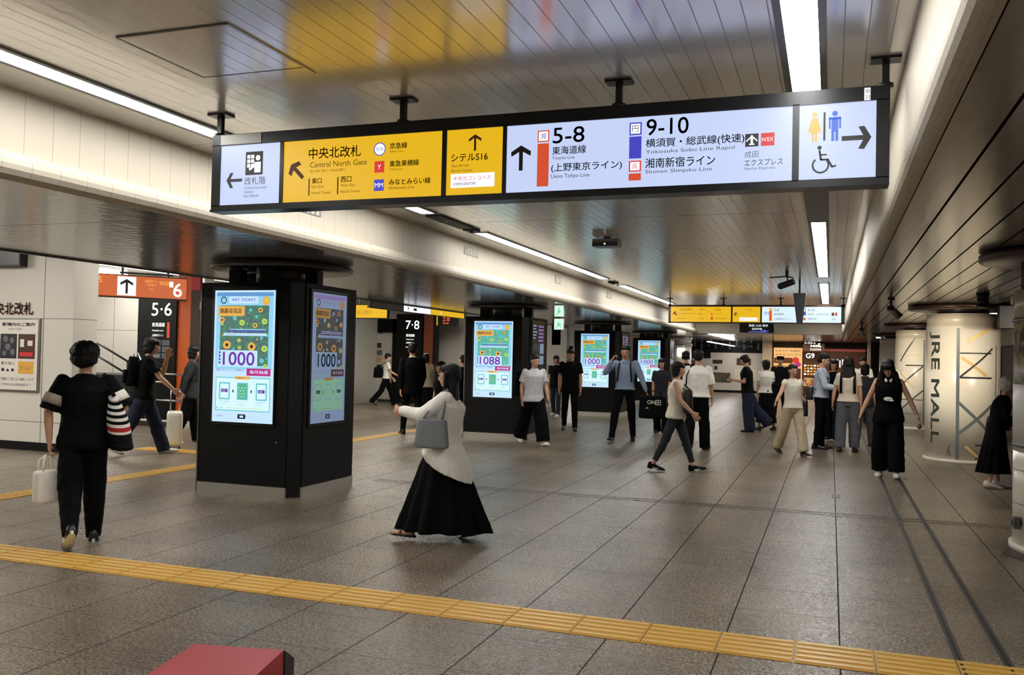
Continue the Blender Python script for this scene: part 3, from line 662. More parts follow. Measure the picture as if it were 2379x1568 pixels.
# structural columns that carry on above the kiosks
for i, y in enumerate((8.995, 16.78, 24.68, 32.5)):
    t = empty('pillar', (-6.1, y, 0), 0, 'round metal pillar head with a wide flat ring above the %s display column' % ('nearest', 'second', 'third', 'furthest')[i], 'pillar', 'pillar heads above the display columns')
    MB().cyl((0, 0, 2.365), (0, 0, 2.62), .30, .30, 'grey_metal', 32).build('shaft', t)
    rs = [[(rr * math.cos(2 * PI * k / 48), rr * math.sin(2 * PI * k / 48), z) for k in range(48)] for rr, z in ((.30, 2.535), (.80, 2.535), (.82, 2.545), (.82, 2.585), (.80, 2.60), (.30, 2.60))]
    MB().rings(rs, 'ring').build('collar', t)
    for px, py in ((-.33, -.40), (.12, -.40), (.46, -.05), (-.46, .1), (.05, .44)): MB().box(px - .08, px + .08, py - .06, py + .06, 2.364, 2.53, 'black_matte').build('neck_post', t)

# ------------------------------------------------------------------ white pillars with artwork on the right
def white_pillar(cx, cy, label, lines, texts=None, near=False):
    t = empty('pillar', (cx, cy, 0), 0, label, 'pillar'); base = math.atan2(-cy, -cx); r = .57
    MB().cyl((0, 0, 0), (0, 0, .055), .60, .60, 'white_gloss', 64).build('base', t)
    if not near:
        MB().cyl((0, 0, .055), (0, 0, 2.26), r, r, 'white_gloss', 64).build('shaft', t)
        MB().cyl((0, 0, 2.26), (0, 0, 2.47), r - .015, r - .015, 'wall_cap', 64).build('head_band', t)
        MB().cyl((0, 0, 2.47), (0, 0, 2.62), .40, .40, 'dark_metal', 48).build('neck', t)
    ring = [[(rr * math.cos(2 * PI * k / 48), rr * math.sin(2 * PI * k / 48), z) for k in range(48)] for rr, z in ((.4, 2.535), (.84, 2.535), (.86, 2.55), (.86, 2.60), (.84, 2.612), (.4, 2.612))]
    MB().rings(ring, 'ring_brown').build('collar', t)
    g = G((0, 0, 0), (1, 0, 0), (0, 0, 1)); 
    g.warp = lambda u, v, k: Vector(((r + .0022 * k) * math.cos(base + u / r), (r + .0022 * k) * math.sin(base + u / r), v))
    for a, b, w, m in lines: g.line(a, b, w, m, 1)
    for s, u, v, h, w, m in (texts or []): g.text(s, u, v, h, m, 1.5, w=w, rot=-90, bold=.010)
    if g.v: g.build('wall_graphics', t)
    return t
mat('wall_cap', (176, 166, 148), .3)
mat('line_dark', (44, 42, 44), .4); mat('line_grey', (96, 102, 104), .4); mat('line_gold', (214, 184, 112), .4); mat('text_green', (58, 66, 58), .4)
def Lp(pts, cxp, half, yb, yt):
    """picture measurements on the pillar -> arc length and height"""
    out = []
    for (xa, ya), (xb, yb_), w, m in pts:
        f = lambda x, y: (.57 * math.asin(max(-.999, min(.999, (x - cxp) / half))), .05 + (yb - y) * (2.22) / (yb - yt))
        out.append((f(xa, ya), f(xb, yb_), w, m))
    return out
L1 = Lp([((2228, 1068), (2228, 762), .05, 'line_grey'), ((2230, 820), (2296, 820), .022, 'line_dark'), ((2232, 876), (2298, 808), .03, 'line_dark'), ((2232, 877), (2297, 877), .03, 'line_dark'),
         ((2230, 935), (2297, 1010), .05, 'line_grey'), ((2230, 1008), (2297, 940), .05, 'line_grey'), ((2265, 1033), (2312, 1033), .024, 'line_dark'), ((2265, 1066), (2311, 1018), .03, 'line_dark'),
         ((2247, 792), (2298, 757), .05, 'line_gold'), ((2235, 830), (2288, 874), .05, 'line_gold'), ((2245, 1036), (2272, 1062), .04, 'line_gold'), ((2306, 1068), (2306, 800), .02, 'line_grey'),
         ((2206, 1060), (2212, 1036), .012, 'line_dark'), ((2214, 1062), (2210, 1046), .010, 'line_dark')], 2237, 80, 1070, 755)
white_pillar(2.1, 16.85, 'round white pillar with JRE MALL lettering and dark diagonal lines', L1, [('JRE MALL', -.60, 2.17, .23, 1.86, 'text_green')])
L2 = Lp([((2144, 990), (2144, 790), .03, 'line_grey'), ((2123, 786), (2088, 842), .03, 'line_dark'), ((2085, 827), (2143, 827), .012, 'line_gold'), ((2100, 851), (2143, 851), .03, 'line_dark'), ((2142, 853), (2090, 900), .03, 'line_dark'),
         ((2080, 864), (2094, 864), .02, 'line_gold'), ((2088, 868), (2122, 906), .03, 'line_gold'), ((2143, 909), (2090, 958), .03, 'line_dark'), ((2085, 932), (2143, 932), .02, 'line_dark'), ((2090, 965), (2143, 965), .02, 'line_grey')], 2133, 60, 998, 786)
white_pillar(2.1, 24.7, 'round white pillar with thin line artwork, behind the lettered pillar', L2)
white_pillar(2.1, 32.5, 'furthest round white pillar on the right side', [])
# near column at the right edge of the view
t = white_pillar(2.11, 9.0, 'white column with a poster band and wall socket at the right edge', [], near=True)
S = MB().cyl((0, 0, .05), (0, 0, .87), .57, .57, 'white_gloss', 64).cyl((0, 0, .405), (0, 0, .412), .572, .572, 'line_grey', 64).cyl((0, 0, .70), (0, 0, .706), .572, .572, 'line_grey', 64); S.build('shaft', t)
MB().cyl((0, 0, .87), (0, 0, 2.02), .572, .572, 'poster_print', 64).cyl((0, 0, .87), (0, 0, 1.45), .574, .574, 'white_wall', 64).cyl((0, 0, .90), (0, 0, .93), .576, .576, 'ink_grey', 64).build('poster_band', t)
MB().cyl((0, 0, 2.02), (0, 0, 2.28), .57, .57, 'wall_cap', 64).cyl((0, 0, 2.0), (0, 0, 2.03), .585, .585, 'grey_metal', 64).build('head_band', t)
MB().cyl((0, 0, 2.28), (0, 0, 2.54), .52, .52, 'black_matte', 48).build('neck', t)
MB().cyl((-.54, -.16, .25), (-.60, -.18, .25), .035, .035, 'black_trim', 16).box(-.60, -.55, -.21, -.13, .20, .30, 'grey_metal').build('socket_box', t)
tag(MB().prism([(1.40, 8.65), (1.62, 8.2), (2.1, 8.1), (2.6, 8.3), (2.6, 9.5), (1.6, 9.5), (1.50, 9.0)], .0, .004, 'brown').build('floor_mat'), 'dark brown mat around the foot of the right-hand column', 'mat')

# ------------------------------------------------------------------ small fittings on the ceilings
t = empty('access_panel', (-3.145, 3.945, 3.2), 0, 'square access hatch in the boarded ceiling above the left of the sign', 'hatch')
MB().box(-.33, .33, -.33, .33, -.006, -.001, 'ceil').build('hatch_door', t)
MB().box(-.345, -.335, -.34, .34, -.007, -.001, 'channel').box(.335, .35, -.34, .45, -.009, -.001, 'steel').box(-.34, .34, -.345, -.335, -.007, -.001, 'channel').box(-.34, .34, .335, .345, -.007, -.001, 'channel').build('frame', t)
for y0, y1, z0, z1, lab in ((11.38, 11.9, 3.0, 3.12, 'nearest'), (15.72, 16.1, 2.97, 3.12, 'second'), (19.75, 20.2, 2.97, 3.13, 'furthest'), (6.9, 7.7, 2.94, 3.05, 'partly hidden')):
    v = empty('air_vent', (-4.8, y0, z0), 0, 'pale vent grille on the cream beam, %s' % (lab if lab != 'partly hidden' else 'just below the long hanging sign'), 'vent', 'vent grilles on the left beam')
    MB().box(0, .006, 0, y1 - y0, 0, z1 - z0, 'channel').build('frame', v)
    s = MB()
    for k in range(9): s.box(.002, .010, .02 + k * (y1 - y0 - .04) / 9, .02 + (k + .7) * (y1 - y0 - .04) / 9, .01, z1 - z0 - .01, 'beam')
    s.build('slats', v)
def fitting(name, loc, lab, cat, parts):
    t = empty(name, loc, 0, lab, cat)
    for n, m in parts: m.build(n, t)
    return t
fitting('ceiling_speaker', (-4.31, 9.3, 3.2), 'black slotted grille set in the left light channel under the long sign', 'speaker', [('grille', MB().box(-.10, .10, 0, 1.0, -.02, -.001, 'black_matte')), ('lens', MB().ell((0, .35, -.02), (.02, .02, .01), 'steel'))])
fitting('ceiling_camera', (-4.31, 10.45, 3.2), 'small black square fitting just before the middle left light', 'camera', [('housing', MB().box(-.08, .08, -.1, .1, -.03, -.001, 'black_matte')), ('lens', MB().ell((0, 0, -.035), (.03, .03, .02), 'black_trim'))])
fitting('ceiling_camera', (-4.31, 18.3, 3.2), 'small black fitting between the two far left lights', 'camera', [('housing', MB().box(-.08, .08, -.16, .16, -.03, -.001, 'black_matte')), ('lens', MB().ell((0, 0, -.035), (.03, .03, .02), 'black_trim'))])
fitting('projector', (-2.83, 11.6, 3.2), 'grey box fitting hanging from the middle of the glossy ceiling', 'projector', [('body', MB().box(-.17, .17, -.12, .12, -.12, -.02, 'grey_metal')), ('base', MB().box(-.17, .17, -.13, -.12, -.12, -.065, 'black_trim')), ('mount', MB().box(-.04, .04, -.04, .04, -.02, -.001, 'dark_metal')), ('status_lamp', MB().ell((0, -.135, -.09), (.012, .006, .012), 'e_white'))])
fitting('security_camera', (-.75, 16.4, 3.2), 'black security camera on a bracket under the ceiling near the far sign', 'camera',
        [('mount', MB().cyl((0, 0, 0), (0, 0, -.10), .03, .03, 'dark_metal').tube([(-.3, .1, -.10), (0, 0, -.09), (.12, 0, -.12)], .012, 'dark_metal')), ('housing', MB().capsule((-.10, 0, -.26), (.10, -.12, -.20), .06, .055, 'dark_metal')), ('bracket', MB().tube([(0, 0, -.09), (.03, 0, -.2)], .015, 'dark_metal'))])
t = empty('hanging_board', (-.585, 18.0, 0), 0, 'dark tapered board hanging on a pole in front of the distant sign', 'hanging board')
MB().cyl((0, 0, 2.92), (0, 0, 3.2), .018, .018, 'black_trim').build('pole', t)

vs = [(-.115, -.04, 2.93), (.115, -.04, 2.93), (.115, .04, 2.93), (-.115, .04, 2.93), (-.045, -.04, 2.35), (.06, -.04, 2.33), (.06, .04, 2.33), (-.045, .04, 2.35)]
MB().add(vs, [(0, 1, 2, 3), (7, 6, 5, 4), (0, 4, 5, 1), (1, 5, 6, 2), (2, 6, 7, 3), (3, 7, 4, 0)], 'dark_wall').build('board', t)
MB().box(.11, .118, -.042, .042, 2.5, 2.93, 'grey_metal').build('edge_trim', t)
t = empty('departure_display', (-2.13, 28, 0), 0, 'small dark electronic display with violet text hanging below the distant sign', 'display')
MB().box(-.5, .5, -.08, .08, 2.47, 2.76, 'black_trim').build('housing', t); MB().box(-.01, .01, -.01, .01, 2.76, 3.2, 'black_trim').build('hanger', t)
g = G((0, -.081, 0), (1, 0, 0), (0, 0, 1), .003); g.text('快速 12:05 東京', -.23, 2.65, .08, 'e_white', w=.56); g.text('各駅停車', -.14, 2.55, .07, 'e_white', w=.3); g.text('こちら側ホーム', .1, 2.5, .07, 'e_ledviolet', w=.25); g.rect(-.24, 2.49, .3, 2.505, 'e_ledviolet'); g.build('lettering', t)
def spotlight(x, y, z, tilt, rz, lab):
    t = empty('spotlight', (x, y, z), rz, lab, 'spotlight')
    MB().cyl((0, 0, 0), (0, 0, .16), .02, .02, 'dark_metal').box(-.05, .05, -.05, .05, .14, .17, 'dark_metal').build('mount', t)
    a = R(tilt); MB().cyl((-.02, 0, .03), (-.02 + .22 * math.sin(a), 0, .03 - .22 * math.cos(a)), .05, .055, 'grey_metal', 20).build('lamp_head', t)
    MB().box(-.06, .04, -.06, .06, -.02, .05, 'black_trim').build('bracket', t)
spotlight(.86, 14.9, 2.45, 45, 0, 'grey tube spotlight aimed at the lettered white pillar')
spotlight(.72, 24.0, 2.45, 20, 0, 'small far spotlight by the corner of the right beam')
MB_ = [('mount', MB().cyl((0, 0, 0), (0, 0, -.08), .09, .07, 'black_matte')), ('dome', MB().ell((0, 0, -.11), (.075, .075, .07), 'black_trim')), ('ring', MB().cyl((0, 0, -.16), (0, 0, -.2), .07, .06, 'dark_metal'))]
fitting('security_camera', (1.98, 13.9, 2.62), 'black dome camera under the right soffit beside the near column', 'camera', MB_)
fitting('loudspeaker', (2.62, 15.6, 2.62), 'black loudspeaker hanging right of the lettered pillar', 'speaker', [('cabinet', MB().box(-.18, .2, -.12, .12, -.42, -.08, 'black_matte')), ('bracket', MB().box(-.02, .02, -.02, .02, -.08, -.001, 'black_trim'))])
for i, (x, y) in enumerate(((1.10, 14.86), (1.3, 22.6), (3.1, 14.2))):
    l = lamp('pillar_spot', 'SPOT', (x, y, 2.20), 90, (1, .88, .70), spot_size=R(75), spot_blend=.7, shadow_soft_size=.06)
    tx = Vector((2.1, 16.85 if i != 1 else 24.7, 1.5)); l.rotation_euler = (tx - Vector((x, y, 2.20))).to_track_quat('-Z', 'Y').to_euler()
for z1, z0, lab, k in ((2.60, 2.38, 'upper green emergency exit sign between the display columns', 0), (2.345, 2.13, 'lower green emergency exit sign between the display columns', 1)):
    t = empty('exit_sign', (-4.94, 16.5, z0), 0, lab, 'exit sign')
    MB().box(-.095, .095, -.02, .02, 0, z1 - z0, 'white_wall').build('housing', t)
    g = G((0, -.021, 0), (1, 0, 0), (0, 0, 1)); H = z1 - z0
    g.rect(-.09, .005, .09, H - .005, 'e_palegreen', 1); g.disc(.0, H * .72, .02, 'e_green'); g.poly([(-.03, H * .6), (.03, H * .62), (.02, H * .35), (-.025, H * .3)], 'e_green'); g.line((-.02, H * .34), (-.05, H * .14), .018, 'e_green'); g.line((.015, H * .36), (.045, H * .2), .018, 'e_green')
    if k: g.line((.03, H * .55), (.06, H * .4), .014, 'e_green')
    g.build('pictogram', t)
    if not k: MB().box(-.012, .012, -.01, .01, -.035, .0, 'dark_metal').build('hanger', t)

# ================================================================== left hall: posters, platform signs, stairs
t = empty('wall_lettering', (-11.9, 10.44, 2.03), 0, 'brown station gate lettering on the white left wall above the poster', 'wall sign')
g = G((-11.9, 10.437, 0), (1, 0, 0), (0, 0, 1)); t.location = (0, 0, 0)
g.text('中央北改札', -.62, 2.075, .19, 'ink_brown', bold=.006, w=.97); g.build('letters', t)
t = empty('dark_display', (-12.3, 10.36, 2.82), 0, 'dark flat display box high on the left wall', 'display')
MB().box(-.6, .61, -.06, .06, 0, .26, 'dark_wall').build('housing', t); MB().box(-.58, .59, -.064, -.06, .02, .24, 'black_trim').build('screen', t)
t = empty('poster', (-11.8, 10.43, .9), 0, 'framed station notice poster on the left wall', 'poster')
MB().box(-.46, .42, -.02, .005, 0, 1.12, 'steel').build('frame', t)
g = G((0, -.021, 0), (1, 0, 0), (0, 0, 1)); g.rect(-.44, .02, .40, 1.10, 'white_wall', 1)
g.text('駅構内のご案内', -.33, 1.0, .055, 'ink', w=.66, bold=.002); g.text('お客さまへのお願い', -.2, .94, .03, 'ink_grey')
g.rect(-.36, .50, -.02, .88, 'ink', 2); g.rect(.01, .50, .35, .88, 'brown', 2)
for u, v, r in ((-.25, .8, .05), (-.12, .78, .045), (-.2, .68, .055), (-.1, .6, .05), (-.27, .58, .04)): g.disc(u, v, r, 'ink_grey', 3)
g.rect(.05, .68, .13, .8, 'white_wall', 3); g.rect(.2, .7, .30, .78, 'white_wall', 3); g.rect(.05, .54, .31, .60, 'red', 3)
g.text('乗り換え', -.33, .40, .05, 'ink', w=.28); g.rect(.02, .27, .33, .46, 'yellow_tile', 2); g.text('きっぷ', .07, .33, .06, 'ink_grey', 3); g.text('■ ▲ ●', -.32, .30, .05, 'ink', w=.26)
g.text('ご理解とご協力をお願いします', -.36, .16, .05, 'ink_grey', w=.7); g.text('ご不明な点は駅係員まで', -.36, .08, .04, 'ink_grey', w=.66); g.build('print', t)

def oriented(name, a, b, label, cat):
    """thing whose local x runs from a to b on plan"""
    d = Vector(b) - Vector(a); t = empty(name, (a[0], a[1], 0), math.atan2(d.y, d.x), label, cat); return t, d.length
t, L = oriented('platform_sign', (-14.07, 14.2), (-13.0, 15.65), 'orange hanging platform 6 sign with a white arrow square', 'hanging sign')
MB().box(0, L, -.05, .05, 2.63, 3.11, 'brown').build('housing', t)
f = MB().box(.02, L - .03, -.06, -.05, 2.66, 3.09, 'sign_orange').build('sign_panel', t)
g = G((0, -.0605, 0), (1, 0, 0), (0, 0, 1)); g.rect(.40, 2.68, .76, 3.07, 'e_white', 1); g.arrow(.58, 2.87, .30, 90, .045, 'ink', 2); g.text('6', 1.50, 2.70, .29, 'e_white', 2, bold=.006); g.text('5', .04, 2.92, .12, 'e_gold')
g.text('湘南新宿ライン', .93, 2.97, .06, 'e_gold', w=.27); g.text('上野東京', .96, 2.90, .05, 'e_gold', w=.2); g.text('Line', 1.02, 2.82, .04, 'e_gold'); g.text('東海道線', 1.22, 2.93, .09, 'e_gold', w=.2); g.rect(1.42, 2.90, 1.5, 3.02, 'e_white', 2); g.build('lettering', f)
for x in (.5, 1.4): MB().box(x - .02, x + .02, -.02, .02, 3.11, 3.29, 'dark_metal').build('hanger_post', t)
MB().box(.45, 1.5, -.03, .03, 3.13, 3.17, 'black_trim').build('cross_bar', t)

def black_board(x0, x1, y, z1, num, label, extra):
    t = empty('platform_board', (x0, y, 0), 0, label, 'platform board'); w = x1 - x0
    p = MB().box(0, w, -.05, .05, 0, z1, 'black_panel').build('panel', t)
    g = G((0, -.0515, 0), (1, 0, 0), (0, 0, 1)); g.text(num, w * .36, z1 * .83, .28, 'e_text', w=w * .52, bold=.001)
    g.text('東海道線', w * .38, z1 * .745, .09, 'e_text', w=w * .33)
    if extra: g.rect(w * .77, z1 * .66, w * .84, z1 * .78, 'e_orange')
    g.text('Tokaido Line', w * .38, z1 * .71, .035, 'e_text', w=w * .3); g.text('上野東京ライン', w * .38, z1 * .67, .05, 'e_text', w=w * .3)
    if extra:
        for j in range(3):
            for i in range(2): g.rect(w * .42 + i * w * .23, z1 * (.50 + .05 * j), w * .62 + i * w * .23, z1 * (.543 + .05 * j), 'ink_grey'); 
            g.text('時刻表', w * .44, z1 * (.51 + .05 * j), .05, 'white_wall', 3)
    else: g.text('Ueno Tokyo', w * .38, z1 * .62, .05, 'e_text', w=w * .25)
    g.build('lettering', p)
black_board(-14.2, -13.18, 15.6, 2.78, '5·6', 'tall black platform board with white 5·6 at the foot of the stairs', True)
black_board(-13.35, -12.42, 26.2, 2.9, '7·8', 'tall black platform board with white 7·8 in the far hall', False)
t = empty('orange_pillar', (-13.02, 15.75, 0), 0, 'square orange and brown pillar beside the 5·6 board', 'pillar')
MB().box(-.17, .17, -.15, .15, 0, 3.3, 'orange').build('orange_face', t)
MB().box(.17, .46, -.15, .15, 0, 2.86, 'brown').box(.17, .40, -.15, .15, 2.86, 3.3, 'red').build('brown_face', t)
MB().box(.46, .52, -.16, .15, 0, 3.3, 'steel').box(.44, .56, -.2, -.16, 2.45, 2.6, 'white_wall').box(.44, .54, -.22, -.16, 2.2, 2.42, 'black_trim').build('edge_post', t)
t = empty('stair_railing', (-13.6, 15.2, 0), 0, 'steel handrails in front of the orange pillar', 'railing')
for z, a, b in ((1.07, 0, 1.08), (.90, .1, .5), (.52, .0, 1.08)): MB().tube([(a, 0, z), (b, 0, z)], .02, 'steel').build('rail', t)
MB().tube([(-.25, 0, 1.5), (0, 0, 1.07)], .02, 'steel').build('rail', t)
for x in (.0, 1.06): MB().cyl((x, 0, 0), (x, 0, 1.07), .02, .02, 'steel').build('rail_post', t)
t = empty('stair_railing', (-15.4, 15.6, 0), 0, 'sloping dark handrail in front of the white stair wall', 'railing')
for dz in (0, -.28): MB().tube([(-1.6, 0, 2.35 + dz), (0, 0, 1.72 + dz), (1.1, 0, 1.22 + dz)], .025, 'dark_metal').build('rail', t)
for x, z in ((-.7, 1.9), (.9, 1.3)): MB().cyl((x, 0, 0), (x, 0, z), .02, .02, 'dark_metal').build('rail_post', t)
tag(MB().box(-14.4, -12.4, 14.9, 15.13, 0, .12, 'white_wall').box(-14.4, -12.4, 14.88, 14.9, 0, .10, 'brown').build('stair_kerb'), 'low pale kerb with a brown front under the railings', 'kerb')
tag(MB().box(-16.8, -14.5, 15.7, 16.9, 0, 1.0, 'dark_wall').build('stair_parapet'), 'dark low parapet at the side of the stairs', 'parapet')

# soffit-edge sign: grey, white and yellow sections
t = empty('edge_sign', (-8.28, 15.05, 0), 0, 'long thin sign on the soffit edge with grey, white and yellow sections', 'hanging sign')
MB().box(-.03, .03, 0, 4.7, 2.465, 2.598, 'dark_metal').build('housing', t)
for a, b, m in ((.03, 1.4, 'steel'), (1.42, 2.7, 'e_white'), (2.72, 4.6, 'sign_yellow')): MB().box(.03, .036, a, b, 2.475, 2.59, m).build('sign_panel', t)
g = G((.038, 0, 0), (0, 1, 0), (0, 0, 1)); g.arrow(1.6, 2.53, .08, 90, .02, 'ink'); g.rect(1.85, 2.51, 2.0, 2.56, 'ink', 2); g.text('出口', 3.2, 2.51, .05, 'e_white'); g.build('lettering', t)
t = empty('yellow_sign', (-11.0, 20, 0), 0, 'yellow hanging exit sign facing the viewer beyond the display column', 'hanging sign')
MB().box(-.7, .56, -.05, .05, 2.47, 2.84, 'dark_metal').build('housing', t); f = MB().box(-.68, .54, -.06, -.05, 2.49, 2.81, 'sign_yellow').build('sign_panel', t)
g = G((0, -.061, 0), (1, 0, 0), (0, 0, 1)); g.text('出口案内', -.30, 2.58, .10, 'ink_gold', w=.42); g.rect(.2, 2.62, .5, 2.625, 'ink_gold'); g.build('lettering', f)
for x in (-.3, .3): MB().box(x - .02, x + .02, -.02, .02, 2.84, 3.29, 'dark_metal').build('hanger_post', t)
t = empty('pillar', (-14.75, 26.2, 0), 0, 'round white column with a bright wall lamp and a framed map', 'pillar')
MB().cyl((0, 0, 0), (0, 0, 3.3), .30, .30, 'white_gloss', 40).build('shaft', t); MB().cyl((0, 0, 2.15), (0, 0, 2.5), .305, .305, 'e_white', 40).build('lamp_band', t)
MB().cyl((0, 0, 1.05), (0, 0, 2.0), .306, .306, 'poster_print', 40).cyl((0, 0, 1.95), (0, 0, 2.0), .31, .31, 'dark_metal', 40).build('map_wrap', t); MB().cyl((0, 0, 0), (0, 0, .1), .32, .32, 'dark_metal', 40).build('base', t)
t = empty('poster_wall', (-14.1, 26.5, 0), 0, 'white freestanding wall with small posters in a black portal frame', 'partition')
MB().box(-.4, .45, -.04, .04, .1, 2.25, 'white_wall').build('wall_panel', t)
MB().box(-.45, 2.0, -.06, .1, 2.3, 2.75, 'black_panel').box(.46, .72, -.06, .1, 0, 2.75, 'black_panel').build('portal_frame', t)
for k, m in enumerate(('brown', 'ink_grey', 'yellow_tile', 'ink', 'ink_grey')): MB().box(-.32, .05 + .03 * (k % 2), -.055, -.04, 1.78 - .24 * k, 1.95 - .24 * k, m).build('notice', t)
t = empty('orange_pillar', (-12.2, 26.3, 0), 0, 'orange-brown square pillar beside the 7·8 board', 'pillar')
MB().box(-.16, .16, -.15, .15, 0, 3.3, 'orange_brown').build('shaft', t); MB().box(.16, .24, -.15, .15, 0, 3.3, 'black_panel').build('side_strip', t)
t = empty('led_sign', (-11.6, 26.3, 0), 0, 'small dark sign with red glowing characters next to the orange-brown pillar', 'display')
MB().box(-.5, .35, -.06, .06, 2.52, 2.88, 'black_trim').build('housing', t); MB().box(-.48, -.33, -.066, -.06, 2.54, 2.86, 'sign_yellow').build('yellow_panel', t); MB().box(-.02, .02, -.02, .02, 2.88, 3.29, 'dark_metal').build('hanger', t)
g = G((0, -.062, 0), (1, 0, 0), (0, 0, 1)); g.text('2:8', -.15, 2.68, .14, 'e_ledred', w=.25); g.text('発車', -.15, 2.58, .06, 'e_ledred', w=.22); g.build('lettering', t)
t = empty('ticket_machine', (-10.4, 27.2, 0), 0, 'grey machine with a green display at the back of the hall', 'machine')
MB().box(-.45, .45, -.3, .3, 0, 1.55, 'black_panel').build('body', t); MB().box(-.4, .4, -.31, -.3, 1.1, 1.5, 'e_palegreen').build('screen', t); MB().box(-.45, .45, -.3, .3, 1.55, 1.7, 'yellow_tile').build('header', t)
MB().box(-.3, .3, -.32, -.3, .5, .9, 'grey_metal').build('door', t)
t = empty('dark_display', (-9.2, 43.9, 0), 0, 'framed dark picture on the passage wall between the display columns', 'display')
MB().box(-1.0, .6, -.05, 0, 1.2, 2.3, 'grey_metal').build('frame', t); MB().box(-.9, .5, -.06, -.05, 1.3, 2.2, 'dark_wall').build('picture', t)

# ================================================================== far end: shops and boards
t = empty('pillar', (-6.15, 39.3, 0), 0, 'round white column with a square lit lamp left of the far end', 'pillar')
MB().cyl((0, 0, 0), (0, 0, 2.62), .42, .42, 'white_gloss', 40).build('shaft', t); MB().cyl((0, 0, 2.2), (0, 0, 2.3), .46, .46, 'steel', 40).cyl((0, 0, 2.5), (0, 0, 2.6), .46, .46, 'steel', 40).build('rings', t)
MB().box(-.12, .2, -.46, -.40, 1.78, 2.12, 'lamp_dim').build('wall_lamp', t)
t = empty('notice_wall', (-5.1, 46.6, 0), 0, 'white far wall with papers under a dark band of bottle pictures', 'partition')
MB().box(-2.4, 1.9, -.1, .3, .12, 1.85, 'white_wall').box(-.7, 1.9, -.12, .3, 1.85, 2.02, 'white_wall').build('wall_panel', t); MB().box(-2.4, 1.9, -.11, .3, 0, .12, 'black_panel').build('baseboard', t)
MB().box(-2.4, 1.9, -.13, .3, 2.02, 2.9, 'black_panel').box(-2.4, -.7, -.14, .3, 1.72, 2.02, 'black_panel').build('dark_band', t)
g = G((0, -.15, 0), (1, 0, 0), (0, 0, 1), .004)
for k in range(11): g.rect(-1.9 + .35 * k, 2.2 + .12 * (k % 2), -1.8 + .35 * k, 2.42 + .1 * (k % 3), 'ink_grey'); g.disc(-1.85 + .35 * k, 2.5 + .07 * (k % 2), .05, 'ink_grey')
g.rect(-1.3, 1.78, -1.2, 1.98, 'silver_line'); g.rect(-1.1, 1.8, -1.02, 1.95, 'brown'); g.text('DRINK BAR', .2, 2.3, .12, 'ink_grey', w=1.2); g.build('bottle_pictures', t)
for u, v, w, h, m in ((-1.9, .9, .5, .7, 'poster_print'), (-.6, 1.45, .5, .2, 'brown'), (-.5, 1.15, .14, .18, 'ink'), (-.6, .5, .9, .5, 'poster_print'), (.6, 1.4, .7, .35, 'brown'), (.5, .6, 1.1, .6, 'white_gloss')):
    MB().box(u, u + w, -.112, -.10, v, v + h, m).build('paper', t)
t = empty('pillar', (-2.96, 46.1, 0), 0, 'plain beige square pillar between the notice wall and the food shop', 'pillar')
MB().box(-.25, .2, -.2, .3, 0, 2.62, 'wall_cap').build('shaft', t); MB().box(-.27, .22, -.22, .3, 0, .15, 'steel').build('base', t)
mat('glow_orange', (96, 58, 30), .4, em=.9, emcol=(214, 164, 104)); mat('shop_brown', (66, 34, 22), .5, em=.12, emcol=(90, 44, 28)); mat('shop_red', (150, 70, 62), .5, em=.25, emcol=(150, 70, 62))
t = empty('food_shop', (-2.2, 46.6, 0), 0, 'glowing orange food shop window with goods and a red flower display', 'shop')
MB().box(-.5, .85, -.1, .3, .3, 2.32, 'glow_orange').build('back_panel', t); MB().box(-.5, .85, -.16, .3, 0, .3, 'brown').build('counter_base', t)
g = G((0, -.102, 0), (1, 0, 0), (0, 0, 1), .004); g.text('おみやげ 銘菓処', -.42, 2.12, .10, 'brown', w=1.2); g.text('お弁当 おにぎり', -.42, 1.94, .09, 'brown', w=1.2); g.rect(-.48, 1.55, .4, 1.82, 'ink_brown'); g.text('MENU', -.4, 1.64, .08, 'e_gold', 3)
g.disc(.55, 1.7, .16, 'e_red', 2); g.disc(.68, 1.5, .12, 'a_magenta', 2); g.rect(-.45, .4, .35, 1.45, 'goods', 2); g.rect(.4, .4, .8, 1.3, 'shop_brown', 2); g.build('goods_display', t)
t = empty('sweets_shop', (.15, 46.6, 0), 0, 'brown fronted shop with white G9 lettering and stacked boxes', 'shop')
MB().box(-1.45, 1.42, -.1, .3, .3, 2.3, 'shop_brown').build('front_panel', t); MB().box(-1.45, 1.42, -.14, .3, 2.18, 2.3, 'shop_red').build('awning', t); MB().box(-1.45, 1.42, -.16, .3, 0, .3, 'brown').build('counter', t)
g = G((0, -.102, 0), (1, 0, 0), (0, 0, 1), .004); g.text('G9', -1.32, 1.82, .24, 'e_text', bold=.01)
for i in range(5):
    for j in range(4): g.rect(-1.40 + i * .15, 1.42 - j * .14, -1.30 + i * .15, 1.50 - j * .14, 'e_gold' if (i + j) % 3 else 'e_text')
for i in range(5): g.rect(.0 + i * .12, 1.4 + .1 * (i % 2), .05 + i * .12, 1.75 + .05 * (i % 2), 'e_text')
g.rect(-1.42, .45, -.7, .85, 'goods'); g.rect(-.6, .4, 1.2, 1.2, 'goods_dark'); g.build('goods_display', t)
t = empty('lit_lettering', (-.6, 45.5, 0), 0, 'cluster of small bright white lit characters over the brown shop', 'lit sign')
g = G((0, 0, 0), (1, 0, 0), (0, 0, 1)); g.text('フードコート', -.62, 2.50, .09, 'e_text', w=.5, bold=.006); g.text('お食事処', -.35, 2.36, .10, 'e_text', w=.45, bold=.006); g.text('テイクアウト', -.35, 2.18, .11, 'e_text', w=.5, bold=.006); g.text('→', .05, 2.34, .08, 'e_text', bold=.008); g.text('2F', .0, 2.47, .07, 'e_text', bold=.006); g.build('characters', t)
